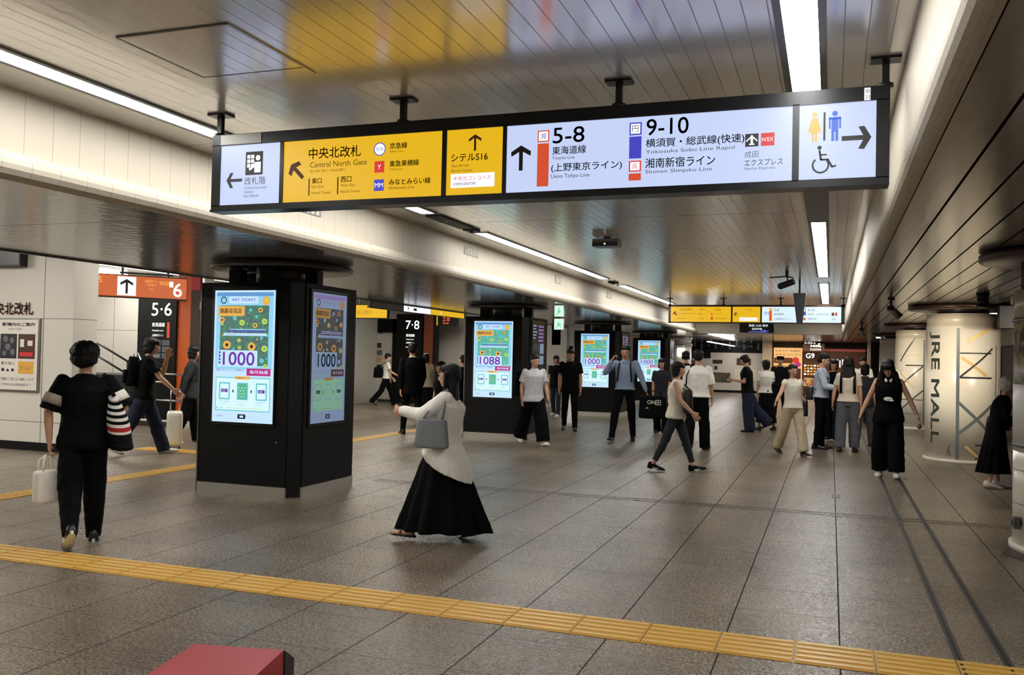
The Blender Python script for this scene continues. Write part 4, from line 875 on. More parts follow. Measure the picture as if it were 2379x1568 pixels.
MB().box(-.7, .3, .01, .03, 2.15, 2.62, 'brown').build('back_panel', t)
t = empty('pillar', (1.72, 45.0, 0), 0, 'narrow beige and black pillar right of the brown shop', 'pillar')
MB().box(-.12, .02, -.2, .3, 0, 2.62, 'wall_cap').build('shaft', t); MB().box(.02, .55, -.2, .3, 0, 2.62, 'black_panel').build('dark_side', t)
MB().box(.55, .75, -.1, .3, .9, 2.0, 'sign_white').build('lit_strip', t)
lamp('shop_glow', 'AREA', (-1, 44.5, 2.55), 90, (1, .75, .5), shape='RECTANGLE', size=4, size_y=.5)

# ================================================================== people
def cloth(name, col, rough=.85, b=.35, sc=14): return mat(name, col, rough, spec=.12, bump=b, bscale=sc, bstretch=(1, 1, .6))
mat('skin', (206, 160, 132), .5, spec=.35); mat('skin_warm', (190, 140, 112), .5, spec=.35); mat('hair', (12, 11, 11), .5, spec=.3, bump=.5, bscale=90, bstretch=(1, 1, .12)); mat('hair_white', (226, 222, 214), .6, bump=.5, bscale=70)
mat('eye_white', (220, 215, 208), .3); mat('eye_dark', (18, 12, 10), .2); mat('lips', (160, 84, 78), .5)
for n, c in dict(c_black=(8, 8, 10), c_black2=(20, 21, 24), c_beige=(178, 168, 150), c_white=(240, 236, 228), c_cream=(226, 218, 202), c_grey=(196, 196, 198), c_blue=(122, 136, 158), c_lblue=(178, 188, 206), c_jeans=(38, 44, 60),
                 c_dgrey=(50, 52, 58), c_mgrey=(88, 90, 98), c_trouser=(196, 178, 150), c_stripe=(225, 220, 212), c_red=(170, 46, 50), c_pink=(206, 192, 176), c_bag=(128, 131, 136), c_tote=(216, 202, 172), c_paper=(244, 240, 228)).items(): cloth(n, c)
mat('shoe_black', (20, 20, 22), .4); mat('shoe_white', (220, 216, 208), .5); mat('sole_white', (225, 222, 214), .5); mat('sole_tan', (150, 112, 86), .6); mat('leather', (16, 16, 18), .3); mat('leather_brown', (130, 82, 60), .45)
mat('phone', (18, 18, 22), .15); mat('case_white', (214, 210, 200), .35)
CL = {}
def clouds(scale):
    if scale not in CL:
        t = bpy.data.textures.new('folds', 'CLOUDS'); t.noise_scale = scale; t.noise_depth = 2; CL[scale] = t
    return CL[scale]
def fuse(o, voxel, smooth=3, disp=0, dscale=.1):
    m = o.modifiers.new('fuse', 'REMESH'); m.mode = 'VOXEL'; m.voxel_size = voxel; m.use_smooth_shade = True
    if disp:
        d = o.modifiers.new('folds', 'DISPLACE'); d.texture = clouds(dscale); d.strength = disp; d.mid_level = .5; d.texture_coords = 'LOCAL'
    if smooth:
        s = o.modifiers.new('soften', 'SMOOTH'); s.factor = .5; s.iterations = smooth
    return o

class Person:
    """local frame: +Y the way the body faces, +X the person's right, Z up"""
    def __init__(s, x, y, rel, h, label, fem=False, lean=2, twist=0, head=(0, 0), legs=None, arms=None, hair='short', skin='skin',
                 top=None, bottom=None, shoes=None, face=True, vox=.011, group=None):
        ray = math.degrees(math.atan2(-x, y)); s.heading = R(ray + rel)
        s.k = k = h / 1.70; s.fem = fem; s.vox = vox
        J = s.J = {}
        P = Vector((0, 0, .93)); lm = Matrix.Rotation(R(-lean), 3, 'X') @ Matrix.Rotation(R(twist), 3, 'Z'); s.lm = lm
        up = lm @ Vector((0, 0, 1)); sx = lm @ Vector((1, 0, 0)); fy = lm @ Vector((0, 1, 0)); s.up, s.sx, s.fy = up, sx, fy
        J['pelvis'] = P; J['waist'] = P + up * .13; J['chest'] = P + up * .34; J['neck'] = P + up * .51
        sw = .155 if fem else .178
        hy, hp = head; hm = Matrix.Rotation(R(hy), 3, 'Z') @ lm @ Matrix.Rotation(R(hp + lean * .7), 3, 'X'); s.hm = hm
        J['skull'] = J['neck'] + up * .085 + hm @ Vector((0, .012, .065))
        legs = legs or {'l': (10, 4, 3), 'r': (-8, 12, 3)}; arms = arms or {'l': (5, 6, 10), 'r': (5, 6, 10)}
        low = 9
        s.foot = {}
        for sd, sg in (('l', -1), ('r', 1)):
            a, kn, ab = legs[sd][:3]; fp = legs[sd][3] if len(legs[sd]) > 3 else 0
            hip = P + Vector((sg * .085, 0, -.03)); d = Vector((sg * math.sin(R(ab)), math.sin(R(a)), -math.cos(R(a)) * math.cos(R(ab)))).normalized()
            knee = hip + d * .425; d2 = Vector((sg * math.sin(R(ab)) * .5, math.sin(R(a - kn)), -math.cos(R(a - kn)))).normalized(); ank = knee + d2 * .40
            J['hip' + sd], J['knee' + sd], J['ank' + sd] = hip, knee, ank
            fm = Matrix.Rotation(R(-sg * 6), 3, 'Z') @ Matrix.Rotation(R(fp), 3, 'X'); s.foot[sd] = (ank, fm)
            for p in ((0, -.055, -.075), (0, .185, -.075)): low = min(low, (ank + fm @ Vector(p)).z)
            sh = J['neck'] - up * .055 + sx * sg * sw; J['sh' + sd] = sh
            A = arms[sd]; fa, aa, ef = A[:3]; inw = A[3] if len(A) > 3 else 8
            d = (fy * math.sin(R(fa)) + sx * sg * math.sin(R(aa)) - up * math.cos(R(fa)) * math.cos(R(aa))).normalized()
            el = sh + d * .275
            # forearm: turn towards the front by the elbow angle, and inwards
            fwd = (fy * math.cos(R(fa)) + up * math.sin(R(fa))).normalized()
            d2 = (d * math.cos(R(ef)) + fwd * math.sin(R(ef)) - sx * sg * math.sin(R(inw))).normalized()
            wr = el + d2 * .245; J['el' + sd], J['wr' + sd] = el, wr; J['hd' + sd] = d2; J['palm' + sd] = wr + d2 * .09
        s.dz = -low
        s.M = Matrix.Translation((x, y, 0)) @ Matrix.Rotation(s.heading, 4, 'Z')
        S = lambda v: (Vector(v) + Vector((0, 0, s.dz))) * k
        s.S = S; s.J = J
        # ---- body
        b = MB()
        hm = s.hm; H = J['skull']; he = lambda c, r, rot=hm: b.ell(S(H + hm @ Vector(c)), [q * k for q in r], 'skin', rot, 18, 11)
        he((0, -.012, .03), (.076, .095, .083)); he((0, .02, -.035), (.060, .066, .068)); he((0, .045, -.078), (.034, .034, .024)); he((0, .06, .012), (.060, .03, .035))
        b.cyl(S(H + hm @ Vector((0, .083, .012))), S(H + hm @ Vector((0, .104, -.028))), .008 * k, .0135 * k, 'skin', 10); he((0, .094, -.030), (.016, .013, .010)); he((0, .082, -.052), (.024, .010, .010))
        for q in (-1, 1): he((q * .078, -.006, -.012), (.008, .018, .028)); he((q * .036, .062, -.022), (.022, .018, .020))
        b.capsule(S(J['neck'] - up * .03), S(H + hm @ Vector((0, -.018, -.06))), .056 * k if not fem else .048 * k, .050 * k if not fem else .044 * k, 'skin')
        tr = [(J['pelvis'] - up * .06, .13, .09), (J['pelvis'] + up * .03, .135, .09), (J['waist'], .11 if fem else .125, .082), (J['chest'], .13, .09), (J['chest'] + up * .10, .14, .08), (J['neck'] - up * .03, .075, .06), (J['neck'], .055, .052)]
        s.loft(b, tr, 'skin')
        for sd in 'lr':
            b.capsule(S(J['sh' + sd]), S(J['el' + sd]), .044 * k, .036 * k, 'skin'); m = J['el' + sd].lerp(J['wr' + sd], .35)
            b.capsule(S(J['el' + sd]), S(m), .036 * k, .037 * k, 'skin'); b.capsule(S(m), S(J['wr' + sd]), .037 * k, .025 * k, 'skin')
            b.capsule(S(J['hip' + sd]), S(J['knee' + sd]), .072 * k, .048 * k, 'skin'); b.capsule(S(J['knee' + sd]), S(J['ank' + sd]), .048 * k, .032 * k, 'skin')
            a, fm = s.foot[sd]; b.capsule(S(a), S(a + fm @ Vector((0, .03, -.045))), .028 * k, .018 * k, 'skin')
            s.hand(b, sd, (arms[sd][4] if len(arms[sd]) > 4 else 25))
        o = b.build('person', None, 'skin'); s.o = o; o.matrix_world = s.M
        if skin != 'skin': o.data.materials.clear(); o.data.materials.append(MATS[skin])
        fuse(o, .0062 if vox < .01 else .0075, 2)
        tag(o, label, 'person', group)
        s.hair(hair)
        if face: s.face()
        if top: s.top(*top)
        if bottom: s.bottom(*bottom)
        s.shoes(*(shoes or ('shoe_black', 'shoe_black')))
    def loft(s, b, tr, m, n=24, folds=0, fn=9):
        rs = []
        for i, row in enumerate(tr):
            c, rx, ry = row[:3]; tilt = row[3] if len(row) > 3 else 0
            f = folds * i / max(1, len(tr) - 1); ring = []
            for q in range(n):
                t = 2 * PI * q / n; w = 1 + f * math.sin(fn * t + i * .3) + f * .6 * math.sin((fn - 4) * t + 1)
                ring.append(s.S(c + s.sx * math.cos(t) * rx * w + s.fy * math.sin(t) * ry * w + Vector((0, 0, tilt * math.sin(t)))))
            rs.append(ring)
        b.rings(rs, m)
    def hand(s, b, sd, curl):
        k = s.k; S = s.S; J = s.J; sg = -1 if sd == 'l' else 1; w = J['wr' + sd]; d = J['hd' + sd]
        inn = -s.sx * sg; nrm = (inn - d * inn.dot(d))      # palm faces the body
        if nrm.length < .2: nrm = s.fy - d * s.fy.dot(d)
        nrm.normalize(); side = d.cross(nrm).normalized()
        if side.dot(s.fy) < 0: side = -side                # thumb side forward
        rs = []
        for t, hw, ht in ((-.01, .024, .019), (.02, .030, .016), (.05, .038, .014), (.078, .041, .013), (.09, .038, .011)):
            c = w + d * t; rs.append([S(c + side * math.cos(a) * hw + nrm * math.sin(a) * ht) for a in [2 * PI * i / 14 for i in range(14)]])
        b.rings(rs, 'skin')
        for i, (L, off, fan) in enumerate(((.070, .031, 9), (.080, .0105, 3), (.074, -.0105, -3), (.058, -.030, -10))):
            p = w + d * .082 + side * off; dd = (d * math.cos(R(fan)) + side * math.sin(R(fan))).normalized(); r = .0092 if s.vox > .01 else .0086
            for j, (f, cu) in enumerate(((.45, .4), (.30, 1.2), (.25, 1.8))):
                a = R(curl * cu); q = p + (dd * math.cos(a) + nrm * math.sin(a)) * L * f; b.capsule(S(p), S(q), r * s.k, (r - .0008) * s.k, 'skin', 8); p = q
        p = w + d * .022 + side * .028; dd = (d * .72 + side * .62 + nrm * .25).normalized(); q = p + dd * .042; b.capsule(S(p), S(q), .0125 * k, .010 * k, 'skin', 8)
        dd = (d * .9 + side * .25 + nrm * .35).normalized(); b.capsule(S(q), S(q + dd * .030), .010 * k, .0085 * k, 'skin', 8)
    def hair(s, st):
        k, S, H, hm = s.k, s.S, s.J['skull'], s.hm; b = MB(); col = 'hair_white' if st.startswith('white') else 'hair'; st = st.replace('white_', '')
        e = lambda c, r: b.ell(S(H + hm @ Vector(c)), [q * k for q in r], col, hm, 20, 12)
        e(*(((0, -.030, .060), (.088, .106, .074)) if st in ('crop', 'pony', 'bun') else ((0, -.019, .060), (.089, .101, .074)))); e((0, -.045, .010), (.083, .076, .075))
        if st in ('short', 'bowl', 'bob', 'long', 'curly'): e((0, .042, .082), (.066, .048, .032))
        if st == 'short': e((0, -.06, -.02), (.068, .05, .05))
        if st == 'crop': e((0, .014, .085), (.064, .06, .030))
        if st == 'curly': e((0, -.03, .055), (.122, .122, .095)); e((0, -.05, .0), (.112, .095, .085)); e((0, -.065, -.03), (.075, .055, .055)); e((.05, -.02, .0), (.04, .05, .05)); e((-.05, -.02, .0), (.04, .05, .05))
        if st in ('bowl', 'bob', 'long', 'curly'):
            for q in (-1, 1): e((q * .068, -.006, -.005), (.020, .045, .055))
        if st == 'bob': e((0, -.055, -.05), (.080, .05, .07)); e((.066, -.02, -.06), (.02, .04, .05)); e((-.066, -.02, -.06), (.02, .04, .05)); e((0, .075, .055), (.055, .022, .028))
        if st in ('long', 'longfront'):
            up = s.up; n = 20; rs = []; bk = -s.fy
            for t, rx, ry, off in ((.06, .07, .06, .02), (.0, .088, .068, .030), (-.07, .092, .060, .042), (-.14, .100, .052, .060), (-.21, .108, .045, .078), (-.29, .104, .040, .090), (-.37, .085, .034, .094), (-.42, .055, .022, .092)):
                hc = H + up * t - s.fy * off + (hm @ Vector((0, 0, 0))) ; rs.append([S(hc + s.sx * math.cos(a) * rx * (1 + .05 * math.sin(7 * a)) + s.fy * math.sin(a) * ry * (1 + .07 * math.sin(9 * a + t * 20))) for a in [2 * PI * i / n for i in range(n)]])
            b.rings(rs, col)
            for q in (-1, 1): b.capsule(S(H + hm @ Vector((q * .078, .012, .03))), S(s.J['neck'] + s.sx * q * .095 + s.fy * .03 - up * (.04 if st == 'long' else .12)), .024 * k, .020 * k, col)
            if st == 'longfront':
                for q in (-1, 1): b.capsule(S(H + hm @ Vector((q * .05, .05, .07))), S(H + hm @ Vector((q * .095, .05, -.09))), .034 * k, .034 * k, col); b.capsule(S(H + hm @ Vector((q * .095, .03, -.07))), S(s.J['neck'] + s.sx * q * .15 + s.fy * .04 - up * .15), .04 * k, .03 * k, col)
                e((0, .06, .06), (.06, .045, .05))
        if st in ('pony', 'bun'):
            if st == 'bun': e((0, -.11, .09), (.042, .042, .040))
            else: b.capsule(S(H + hm @ Vector((0, -.12, .02))), S(H + hm @ Vector((0, -.14, -.12))), .032 * k, .018 * k, col)
        if st == 'cap':
            e((0, 0, .075), (.098, .11, .045))
        o = b.build('hair', s.o, col); fuse(o, .0085 if s.vox > .01 else .007, 2, .012 if st != 'curly' else .03, .03); s.hairobj = o
        if st == 'cap':
            c = MB(); c.rings([[S(H + hm @ Vector((r * math.cos(a), r * 1.1 * math.sin(a), z))) for a in [2 * PI * i / 20 for i in range(20)]] for r, z in ((.095, .055), (.098, .10), (.105, .125), (.02, .135))], 'c_black')
            c.rbox(S(H + hm @ Vector((0, .115, .058))), (.13 * k, .08 * k, .012 * k), 'leather', hm); c.build('cap', s.o)
    def face(s):
        k, S, H, hm = s.k, s.S, s.J['skull'], s.hm
        for q in (-1, 1):
            e = MB().ell(S(H + hm @ Vector((q * .030, .078, .008))), (.0135 * k, .008 * k, .0065 * k), 'eye_white', hm, 12, 7).ell(S(H + hm @ Vector((q * .030, .0845, .008))), (.0062 * k, .0035 * k, .0060 * k), 'eye_dark', hm, 10, 7); e.build('eye', s.o)
            MB().capsule(S(H + hm @ Vector((q * .016, .089, .030))), S(H + hm @ Vector((q * .046, .078, .031))), .0042 * k, .003 * k, 'hair', 8).build('eyebrow', s.o)
        MB().capsule(S(H + hm @ Vector((-.018, .085, -.052))), S(H + hm @ Vector((.018, .085, -.052))), .0055 * k, .0055 * k, 'lips', 8).build('mouth', s.o)
    def top(s, col, sleeve='short', hem=-.10, fit=1.0, collar=None, name='shirt', flare=0, sleevecol=None, tail=0):
        J, S, k, up, fem = s.J, s.S, s.k, s.up, s.fem; b = MB(); f = fit
        low = []
        z = hem
        pel = J['pelvis']
        for t in (z, z * .5):
            if z < 0: low.append((pel + Vector((0, -tail * (.6 if t == z else .3), t)), (.186 + flare) * f, (.138 + flare) * f, tail * (1.0 if t == z else .4)))
        tr = low + [(pel + up * .03, .168 * f, .120 * f), (J['waist'], (.148 if fem else .158) * f, (.105 if fem else .115) * f), (J['chest'] - up * .06, (.158 if fem else .172) * f, (.122 if fem else .122) * f), (J['chest'] + up * .04, (.168 if fem else .186) * f, .122 * f),
                    (J['chest'] + up * .115, (.165 if fem else .188) * (1 + (f - 1) * .4), .095), (J['neck'] - up * .015, .098, .072), (J['neck'] + up * .012, .066, .060)]
        s.loft(b, tr, col, folds=.02)
        for sd in 'lr':
            sh, el, wr = J['sh' + sd], J['el' + sd], J['wr' + sd]; d = (el - sh).normalized(); sr = .062 if not fem else .054
            if sleeve == 'none': b.ell(S(sh - s.sx * (1 if sd == 'r' else -1) * .03), (.055 * k, .06 * k, .05 * k), col); continue
            if sleeve == 'cap': b.capsule(S(sh - d * .01), S(sh + d * .04), sr * k * .95, sr * 1.0 * k, col); continue
            b.ell(S(sh - d * .005), (sr * k, sr * k, sr * .95 * k), col)
            if sleeve == 'short': b.cyl(S(sh), S(sh + d * .19), sr * .98 * k, sr * 1.08 * k * (1 + (f - 1) * .5), col, 20)
            elif sleeve == 'half': b.cyl(S(sh), S(sh + d * .26), sr * k, sr * 1.38 * k, col, 20)
            else:
                b.capsule(S(sh), S(el), sr * k * (.98 + (f - 1)), (sr - .008) * k * (1 + (f - 1) * 1.5), col, 18); e2 = el.lerp(wr, .92 if sleeve == 'long' else .35)
                b.capsule(S(el), S(e2), (sr - .010) * k * (1 + (f - 1) * 1.5), (.036 if sleeve == 'long' else .05) * k * (1 + (f - 1)), col, 18)
        o = b.build(name, s.o, col); fuse(o, s.vox, 3, .014 if f <= 1.05 else .022, .09)
        if collar:
            c = MB()
            for q in (-1, 1): c.capsule(S(J['neck'] + up * .02 + s.fy * (-.03) + s.sx * q * .055), S(J['neck'] - up * .045 + s.fy * .088 + s.sx * q * .028), .018 * k, .022 * k, collar, 10)
            c.capsule(S(J['neck'] + up * .025 - s.fy * .052 - s.sx * .03), S(J['neck'] + up * .025 - s.fy * .052 + s.sx * .03), .02 * k, .02 * k, collar, 10)
            fuse(c.build('collar', s.o, collar), .007, 1)
    def bottom(s, kind, col, w=1.0, length=1.0, name=None, taper=1.0):
        J, S, k, up = s.J, s.S, s.k, s.up; b = MB(); pel = J['pelvis']
        if kind == 'skirt':
            a = (J['ankl'] + J['ankr']) / 2; spread = (J['ankl'] - J['ankr']).length; sy = abs(J['ankl'].y - J['ankr'].y) / 2; my = (J['ankl'].y + J['ankr'].y) / 2
            tr = []
            for t in (0, .12, .3, .5, .7, .86, 1.0):
                z = 1.04 * (1 - t) + (.93 - .86 * length) * t; c = Vector((0, my * t, z)); tr.append((c, .135 + (.085 * w) * t ** .8 + .01, .105 + (max(.09 * w, sy * .92 + .045) ) * t ** .9))
            s0 = s.sx, s.fy; s.sx, s.fy = Vector((1, 0, 0)), Vector((0, 1, 0)); s.loft(b, tr, col, 72, .12, 11); s.sx, s.fy = s0
            o = b.build(name or 'skirt', s.o, col); fuse(o, s.vox, 2, .008, .12); return
        s.loft(b, [(pel - Vector((0, 0, .10)), .158, .112), (pel - Vector((0, 0, .03)), .164, .118), (pel + up * .05, .152, .108), (J['waist'], (.132 if s.fem else .142), .10)], col)
        for sd in 'lr':
            h, kn, an = J['hip' + sd], J['knee' + sd], J['ank' + sd]; an2 = kn.lerp(an, 1.10 if length >= 1 else length)
            if w < 1.15: r = (.090, .066 * w, .060 * w, .046 * w)
            else: r = (.098 * (.7 + .3 * w), .074 * w, .078 * w, .074 * w * taper)
            b.capsule(S(h), S(kn), r[0] * k, r[1] * k, col, 20); b.ell(S(kn), [r[1] * k * 1.0] * 3, col)
            b.cyl(S(kn), S(an2), r[1] * k, r[3] * k, col, 22)
        o = b.build(name or 'trousers', s.o, col); fuse(o, s.vox, 3, .024, .09)
    def shoes(s, up_m, sole_m, style='sneaker'):
        k, S = s.k, s.S
        for sd in 'lr':
            a, fm = s.foot[sd]; b = MB(); T = lambda v: S(a + fm @ Vector(v))
            if style == 'sandal':
                b.rings([[T((hw * math.cos(t) , y + 0, z)) for t in [2 * PI * i / 12 for i in range(12)]] for y, hw, z in ((0, .0, 0),)], sole_m) if False else None
                b.prism([(0, 0)], 0, 0, sole_m) if False else None
                n = 16; ol = [(.034 * math.cos(t) * (1 + .2 * math.sin(t)), .065 + .125 * math.sin(t)) for t in [2 * PI * i / n for i in range(n)]]
                vs = [T((x, y, -.075)) for x, y in ol] + [T((x, y, -.052 - .012 * (y > .06))) for x, y in ol]
                b.add(vs, [(i, (i + 1) % n, n + (i + 1) % n, n + i) for i in range(n)] + [tuple(range(n))[::-1], tuple(range(n, 2 * n))], sole_m)
                b.tube([T((-.036, .10, -.06)), T((-.02, .10, -.025)), T((.02, .10, -.025)), T((.036, .10, -.06))], .010 * k, up_m, 8, 1.5); b.tube([T((-.033, -.02, -.05)), T((-.03, -.045, -.01)), T((0, -.058, 0)), T((.03, -.045, -.01)), T((.033, -.02, -.05))], .008 * k, up_m)
                b.capsule(T((0, -.02, -.04)), T((0, .15, -.052)), .026 * k, .018 * k, 'skin', 12)
            else:
                rs = []; n = 16
                for y, hw, z1 in ((-.076, .022, -.01), (-.066, .036, .025), (-.03, .043, .034), (.01, .043, .026), (.05, .044, .002), (.09, .048, -.016), (.13, .049, -.026), (.17, .042, -.034), (.202, .026, -.046)):
                    rs.append([T((hw * math.copysign(abs(math.cos(t)) ** .8, math.cos(t)), y, (-.068 + (z1 + .068) * max(0, math.sin(t)) ** .8) if math.sin(t) > 0 else -.068)) for t in [2 * PI * i / n for i in range(n)]])
                b.rings(rs, up_m)
                ol = [((.046 + .005 * math.sin(t)) * math.cos(t), .063 + .146 * math.sin(t)) for t in [2 * PI * i / 20 for i in range(20)]]
                vs = [T((x, y, -.078)) for x, y in ol] + [T((x * 1.03, y, -.046)) for x, y in ol]; n = 20
                b.add(vs, [(i, (i + 1) % n, n + (i + 1) % n, n + i) for i in range(n)] + [tuple(range(n))[::-1], tuple(range(n, 2 * n))], sole_m)
                if style == 'sneaker':
                    for j in range(3): b.tube([T((-.02, .045 + .022 * j, -.012 - .010 * j)), T((.02, .045 + .022 * j, -.012 - .010 * j))], .003 * k, sole_m, 6)
            b.build('sandal' if style == 'sandal' else 'shoe', s.o)
    # a point on the body in the world, and a thing carried there
    def W(s, v): return s.M @ s.S(v)
    def root(s, name, at, label, cat):
        p = s.M @ s.S(at); t = empty(name, p, s.heading, label, cat); s.ro = s.S(at)
        s.L = lambda v: s.S(v) - s.ro
        return t
    def part(s, t, n, mb): mb.build(n, t); return t

def backpack(p, label, col='c_black', front=False, size=(.28, .15, .42)):
    sg = 1 if front else -1; J = p.J; c = J['chest'] - p.up * .06 + p.fy * sg * (.125 + size[1] / 2); t = p.root('backpack', c - p.up * size[2] / 2, label, 'backpack'); L = p.L; k = p.k
    rot = p.lm
    MB().rbox(L(c), [q * k for q in size], col, rot, 3.2, taper=.86).build('bag_body', t)
    MB().rbox(L(c - p.up * .08 + p.fy * sg * (size[1] / 2 + .01)), (size[0] * .8 * k, .06 * k, size[2] * .45 * k), col, rot, 3).build('front_pocket', t)
    for q in (-1, 1):
        a = J['chest'] + p.up * .10 + p.sx * q * .085; f = -p.fy * sg
        pts = [a - p.up * .02 + p.fy * sg * .12, a + p.up * .055 + p.fy * sg * .05, a + p.up * .065 - p.fy * sg * .03, a + f * .115 - p.up * .03, a + f * .145 - p.up * .15 + p.sx * q * .02, J['waist'] + p.up * .05 + p.sx * q * .16 + f * .05, J['waist'] + p.up * .0 + p.sx * q * .14 + p.fy * sg * .12]
        MB().tube([L(v) for v in pts], .016 * k, 'c_black2', 8, .5).build('strap', t)
    MB().tube([L(c + p.up * (size[2] / 2 - .01) + p.sx * x) + Vector((0, 0, z)) for x, z in ((-.04, 0), (-.03, .04), (.03, .04), (.04, 0))], .007, 'c_black2').build('grab_handle', t)
    return t
def handbag(p, at, size, label, col, shoulder=None, name='handbag', cat='bag', taper=.85, handle_h=.16, rot=0, hcol=None):
    """at: body-frame point of the bag's centre"""
    at = Vector(at); t = p.root(name, at - Vector((0, 0, size[2] / 2)), label, cat); L = p.L; k = p.k; rm = Matrix.Rotation(R(rot), 3, 'Z'); hcol = hcol or col
    MB().rbox(L(at), [q * k for q in size], col, rm, 4, taper=taper, round_=.1).build('bag_body', t)
    top = at + Vector((0, 0, size[2] / 2 - .02))
    for q in (-1, 1):
        o = rm @ Vector((0, q * size[1] * .3, 0)); w = rm @ Vector((size[0] * .28, 0, 0))
        if shoulder is not None:
            sh = Vector(shoulder); pts = [top - w + o, top.lerp(sh, .5) - w * .6 + o * .5, sh - w * .2 + Vector((0, 0, .0)), sh + Vector((0, 0, .018)), sh + w * .2, top.lerp(sh, .5) + w * .6 + o * .5, top + w + o]
        else: pts = [top - w + o, top - w * .9 + o + Vector((0, 0, handle_h * .7)), top + Vector((0, 0, handle_h)) - w * .3, top + Vector((0, 0, handle_h)) + w * .3, top + w * .9 + o + Vector((0, 0, handle_h * .7)), top + w + o]
        MB().tube([L(v) for v in pts], .009 * k, hcol, 8).build('handle', t)
    return t

NEAR = .0085
# ---- the two nearest people
p = Person(-5.76, 5.74, 4, 1.62, 'person seen from behind in black tee with beige sleeve bands, carrying a white paper bag', lean=1, twist=-6, head=(-22, 4),
           legs={'l': (-14, 26, 2, -38), 'r': (5, 2, 2)}, arms={'l': (-4, 21, 6, 24, 55), 'r': (-6, 30, 62, 28)}, hair='curly', top=('c_black', 'half', -.12, 1.16), bottom=('trousers', 'c_black', 1.32, 1.0, None, .62),
           shoes=('shoe_black', 'sole_white'), face=False, vox=NEAR)
for sd in 'lr':
    sh, el = p.J['sh' + sd], p.J['el' + sd]; d = (el - sh).normalized()
    MB().cyl(p.S(sh + d * .12), p.S(sh + d * .205), .083 * p.k, .089 * p.k, 'c_beige' if sd == 'l' else 'c_white', 24).build('sleeve_band', p.o)['label'] = 'pale band around the sleeve'
hp = p.J['palml']
t = handbag(p, hp + Vector((-.01, .02, -.30)), (.22, .12, .27), 'white paper carrier bag held low in the left hand of the nearest person', 'c_paper', taper=1.0, handle_h=.15, rot=30, name='paper_bag')
c = p.J['hipr'] + Vector((.13, -.12, .12)); t = p.root('shoulder_bag', c - Vector((0, 0, .30)), 'black and white striped bag with a red stripe at the nearest person\'s right hip', 'bag'); L = p.L
m = MB(); n = 24; zs = [.24, .212, .185, .158, .131, .104, .077, .05, .023, -.004, -.04, -.062, -.09, -.15, -.20]
cols = ['c_stripe', 'c_black', 'c_stripe', 'c_black', 'c_stripe', 'c_black', 'c_stripe', 'c_black', 'c_stripe', 'c_red', 'c_stripe', 'c_black2', 'c_black2', 'c_black2']
rg = []
for i, z in enumerate(zs):
    f = (.24 - z) / .44; rx = .035 + .06 * math.sin(min(1, f * 1.25) * PI * .62); ry = .05 + .07 * math.sin(min(1, f * 1.15) * PI * .6)
    rg.append([L(c + Vector((rx * math.cos(a) + .08 * f, ry * math.sin(a), z + .02 * math.sin(a)))) for a in [2 * PI * q / n for q in range(n)]])
for i, cc in enumerate(cols): m.rings([rg[i], rg[i + 1]], cc, True, i in (0, len(cols) - 1))
m.build('bag_body', t); MB().tube([L(c + Vector((0, .03, .25))), L(p.J['shr'] + Vector((.0, .06, -.1))), L(p.J['shr'] + Vector((-.03, .03, .065))), L(p.J['shr'] + Vector((-.02, -.07, -.05))), L(c + Vector((0, -.05, .25)))], .016, 'c_black', 8, .5).build('strap', t)

p = Person(-3.17, 7.16, 78, 1.54, 'person walking left in loose white blouse and long black skirt, one arm stretched forward', fem=True, lean=-5, head=(0, -2),
           legs={'l': (23, 6, 0, 6), 'r': (-19, 8, 0, -12)}, arms={'l': (46, 20, 44, 50, 50), 'r': (-5, 8, 20)}, hair='long', top=('c_white', 'long', -.24, 1.36, None, 'blouse', .04, None, .10), bottom=('skirt', 'c_black', 1.25, .95),
           shoes=('leather_brown', 'shoe_black', 'sandal'), vox=NEAR)
b = p.J['shl'] + Vector((-.15, .09, -.32)); handbag(p, b, (.33, .12, .27), 'grey leather shoulder bag hanging from the shoulder of the person in the white blouse', 'c_bag', shoulder=p.J['shl'] + Vector((-.01, 0, .06)), name='shoulder_bag', taper=.82, rot=90)


# ---- left hall
p = Person(-9.75, 10.85, -88, 1.80, 'person in black tee and dark jeans walking right past the stairs, backpack on the back', lean=6, head=(0, -8), legs={'l': (22, 4, 2, 6), 'r': (-22, 18, 2, -20)}, arms={'l': (55, 4, 120, 14), 'r': (38, 8, 14)},
           hair='bob', top=('c_black', 'short', -.10, 1.12), bottom=('trousers', 'c_jeans', 1.25, 1.0), shoes=('shoe_white', 'sole_white'))
backpack(p, 'black backpack worn by the person in dark jeans near the stairs')
p = Person(-10.34, 12.6, -80, 1.66, 'person in dark grey jacket half hidden behind the one in jeans, pulling a white suitcase', fem=True, lean=3, head=(0, -6), legs={'l': (12, 3, 2), 'r': (-14, 14, 2, -14)}, arms={'l': (-18, 8, 8), 'r': (-22, 10, 8)},
           hair='bob', top=('c_dgrey', 'long', -.14, 1.08, None, 'jacket'), bottom=('trousers', 'c_black', 1.2, 1.0), shoes=('shoe_white', 'sole_white'))
t = empty('suitcase', (-9.93, 11.75, 0), R(40), 'white wheeled suitcase beside the stairs with its handle pulled up', 'suitcase')
MB().rbox((0, 0, .33), (.24, .36, .54), 'case_white', None, 5, taper=1.0).build('shell', t)
r = MB()
for k in range(4): r.box(-.122, .122, -.12 + .07 * k, -.10 + .07 * k, .12, .54, 'case_white')
r.build('ribs', t)
for a in (-.08, .08):
    for b_ in (-.14, .14): MB().cyl((a - .012, b_, .03), (a + .012, b_, .03), .03, .03, 'shoe_black', 16).build('wheel', t)
MB().tube([(-.07, -.05, .60), (-.07, -.05, .95), (.07, -.05, .95), (.07, -.05, .60)], .009, 'steel').build('pull_handle', t)
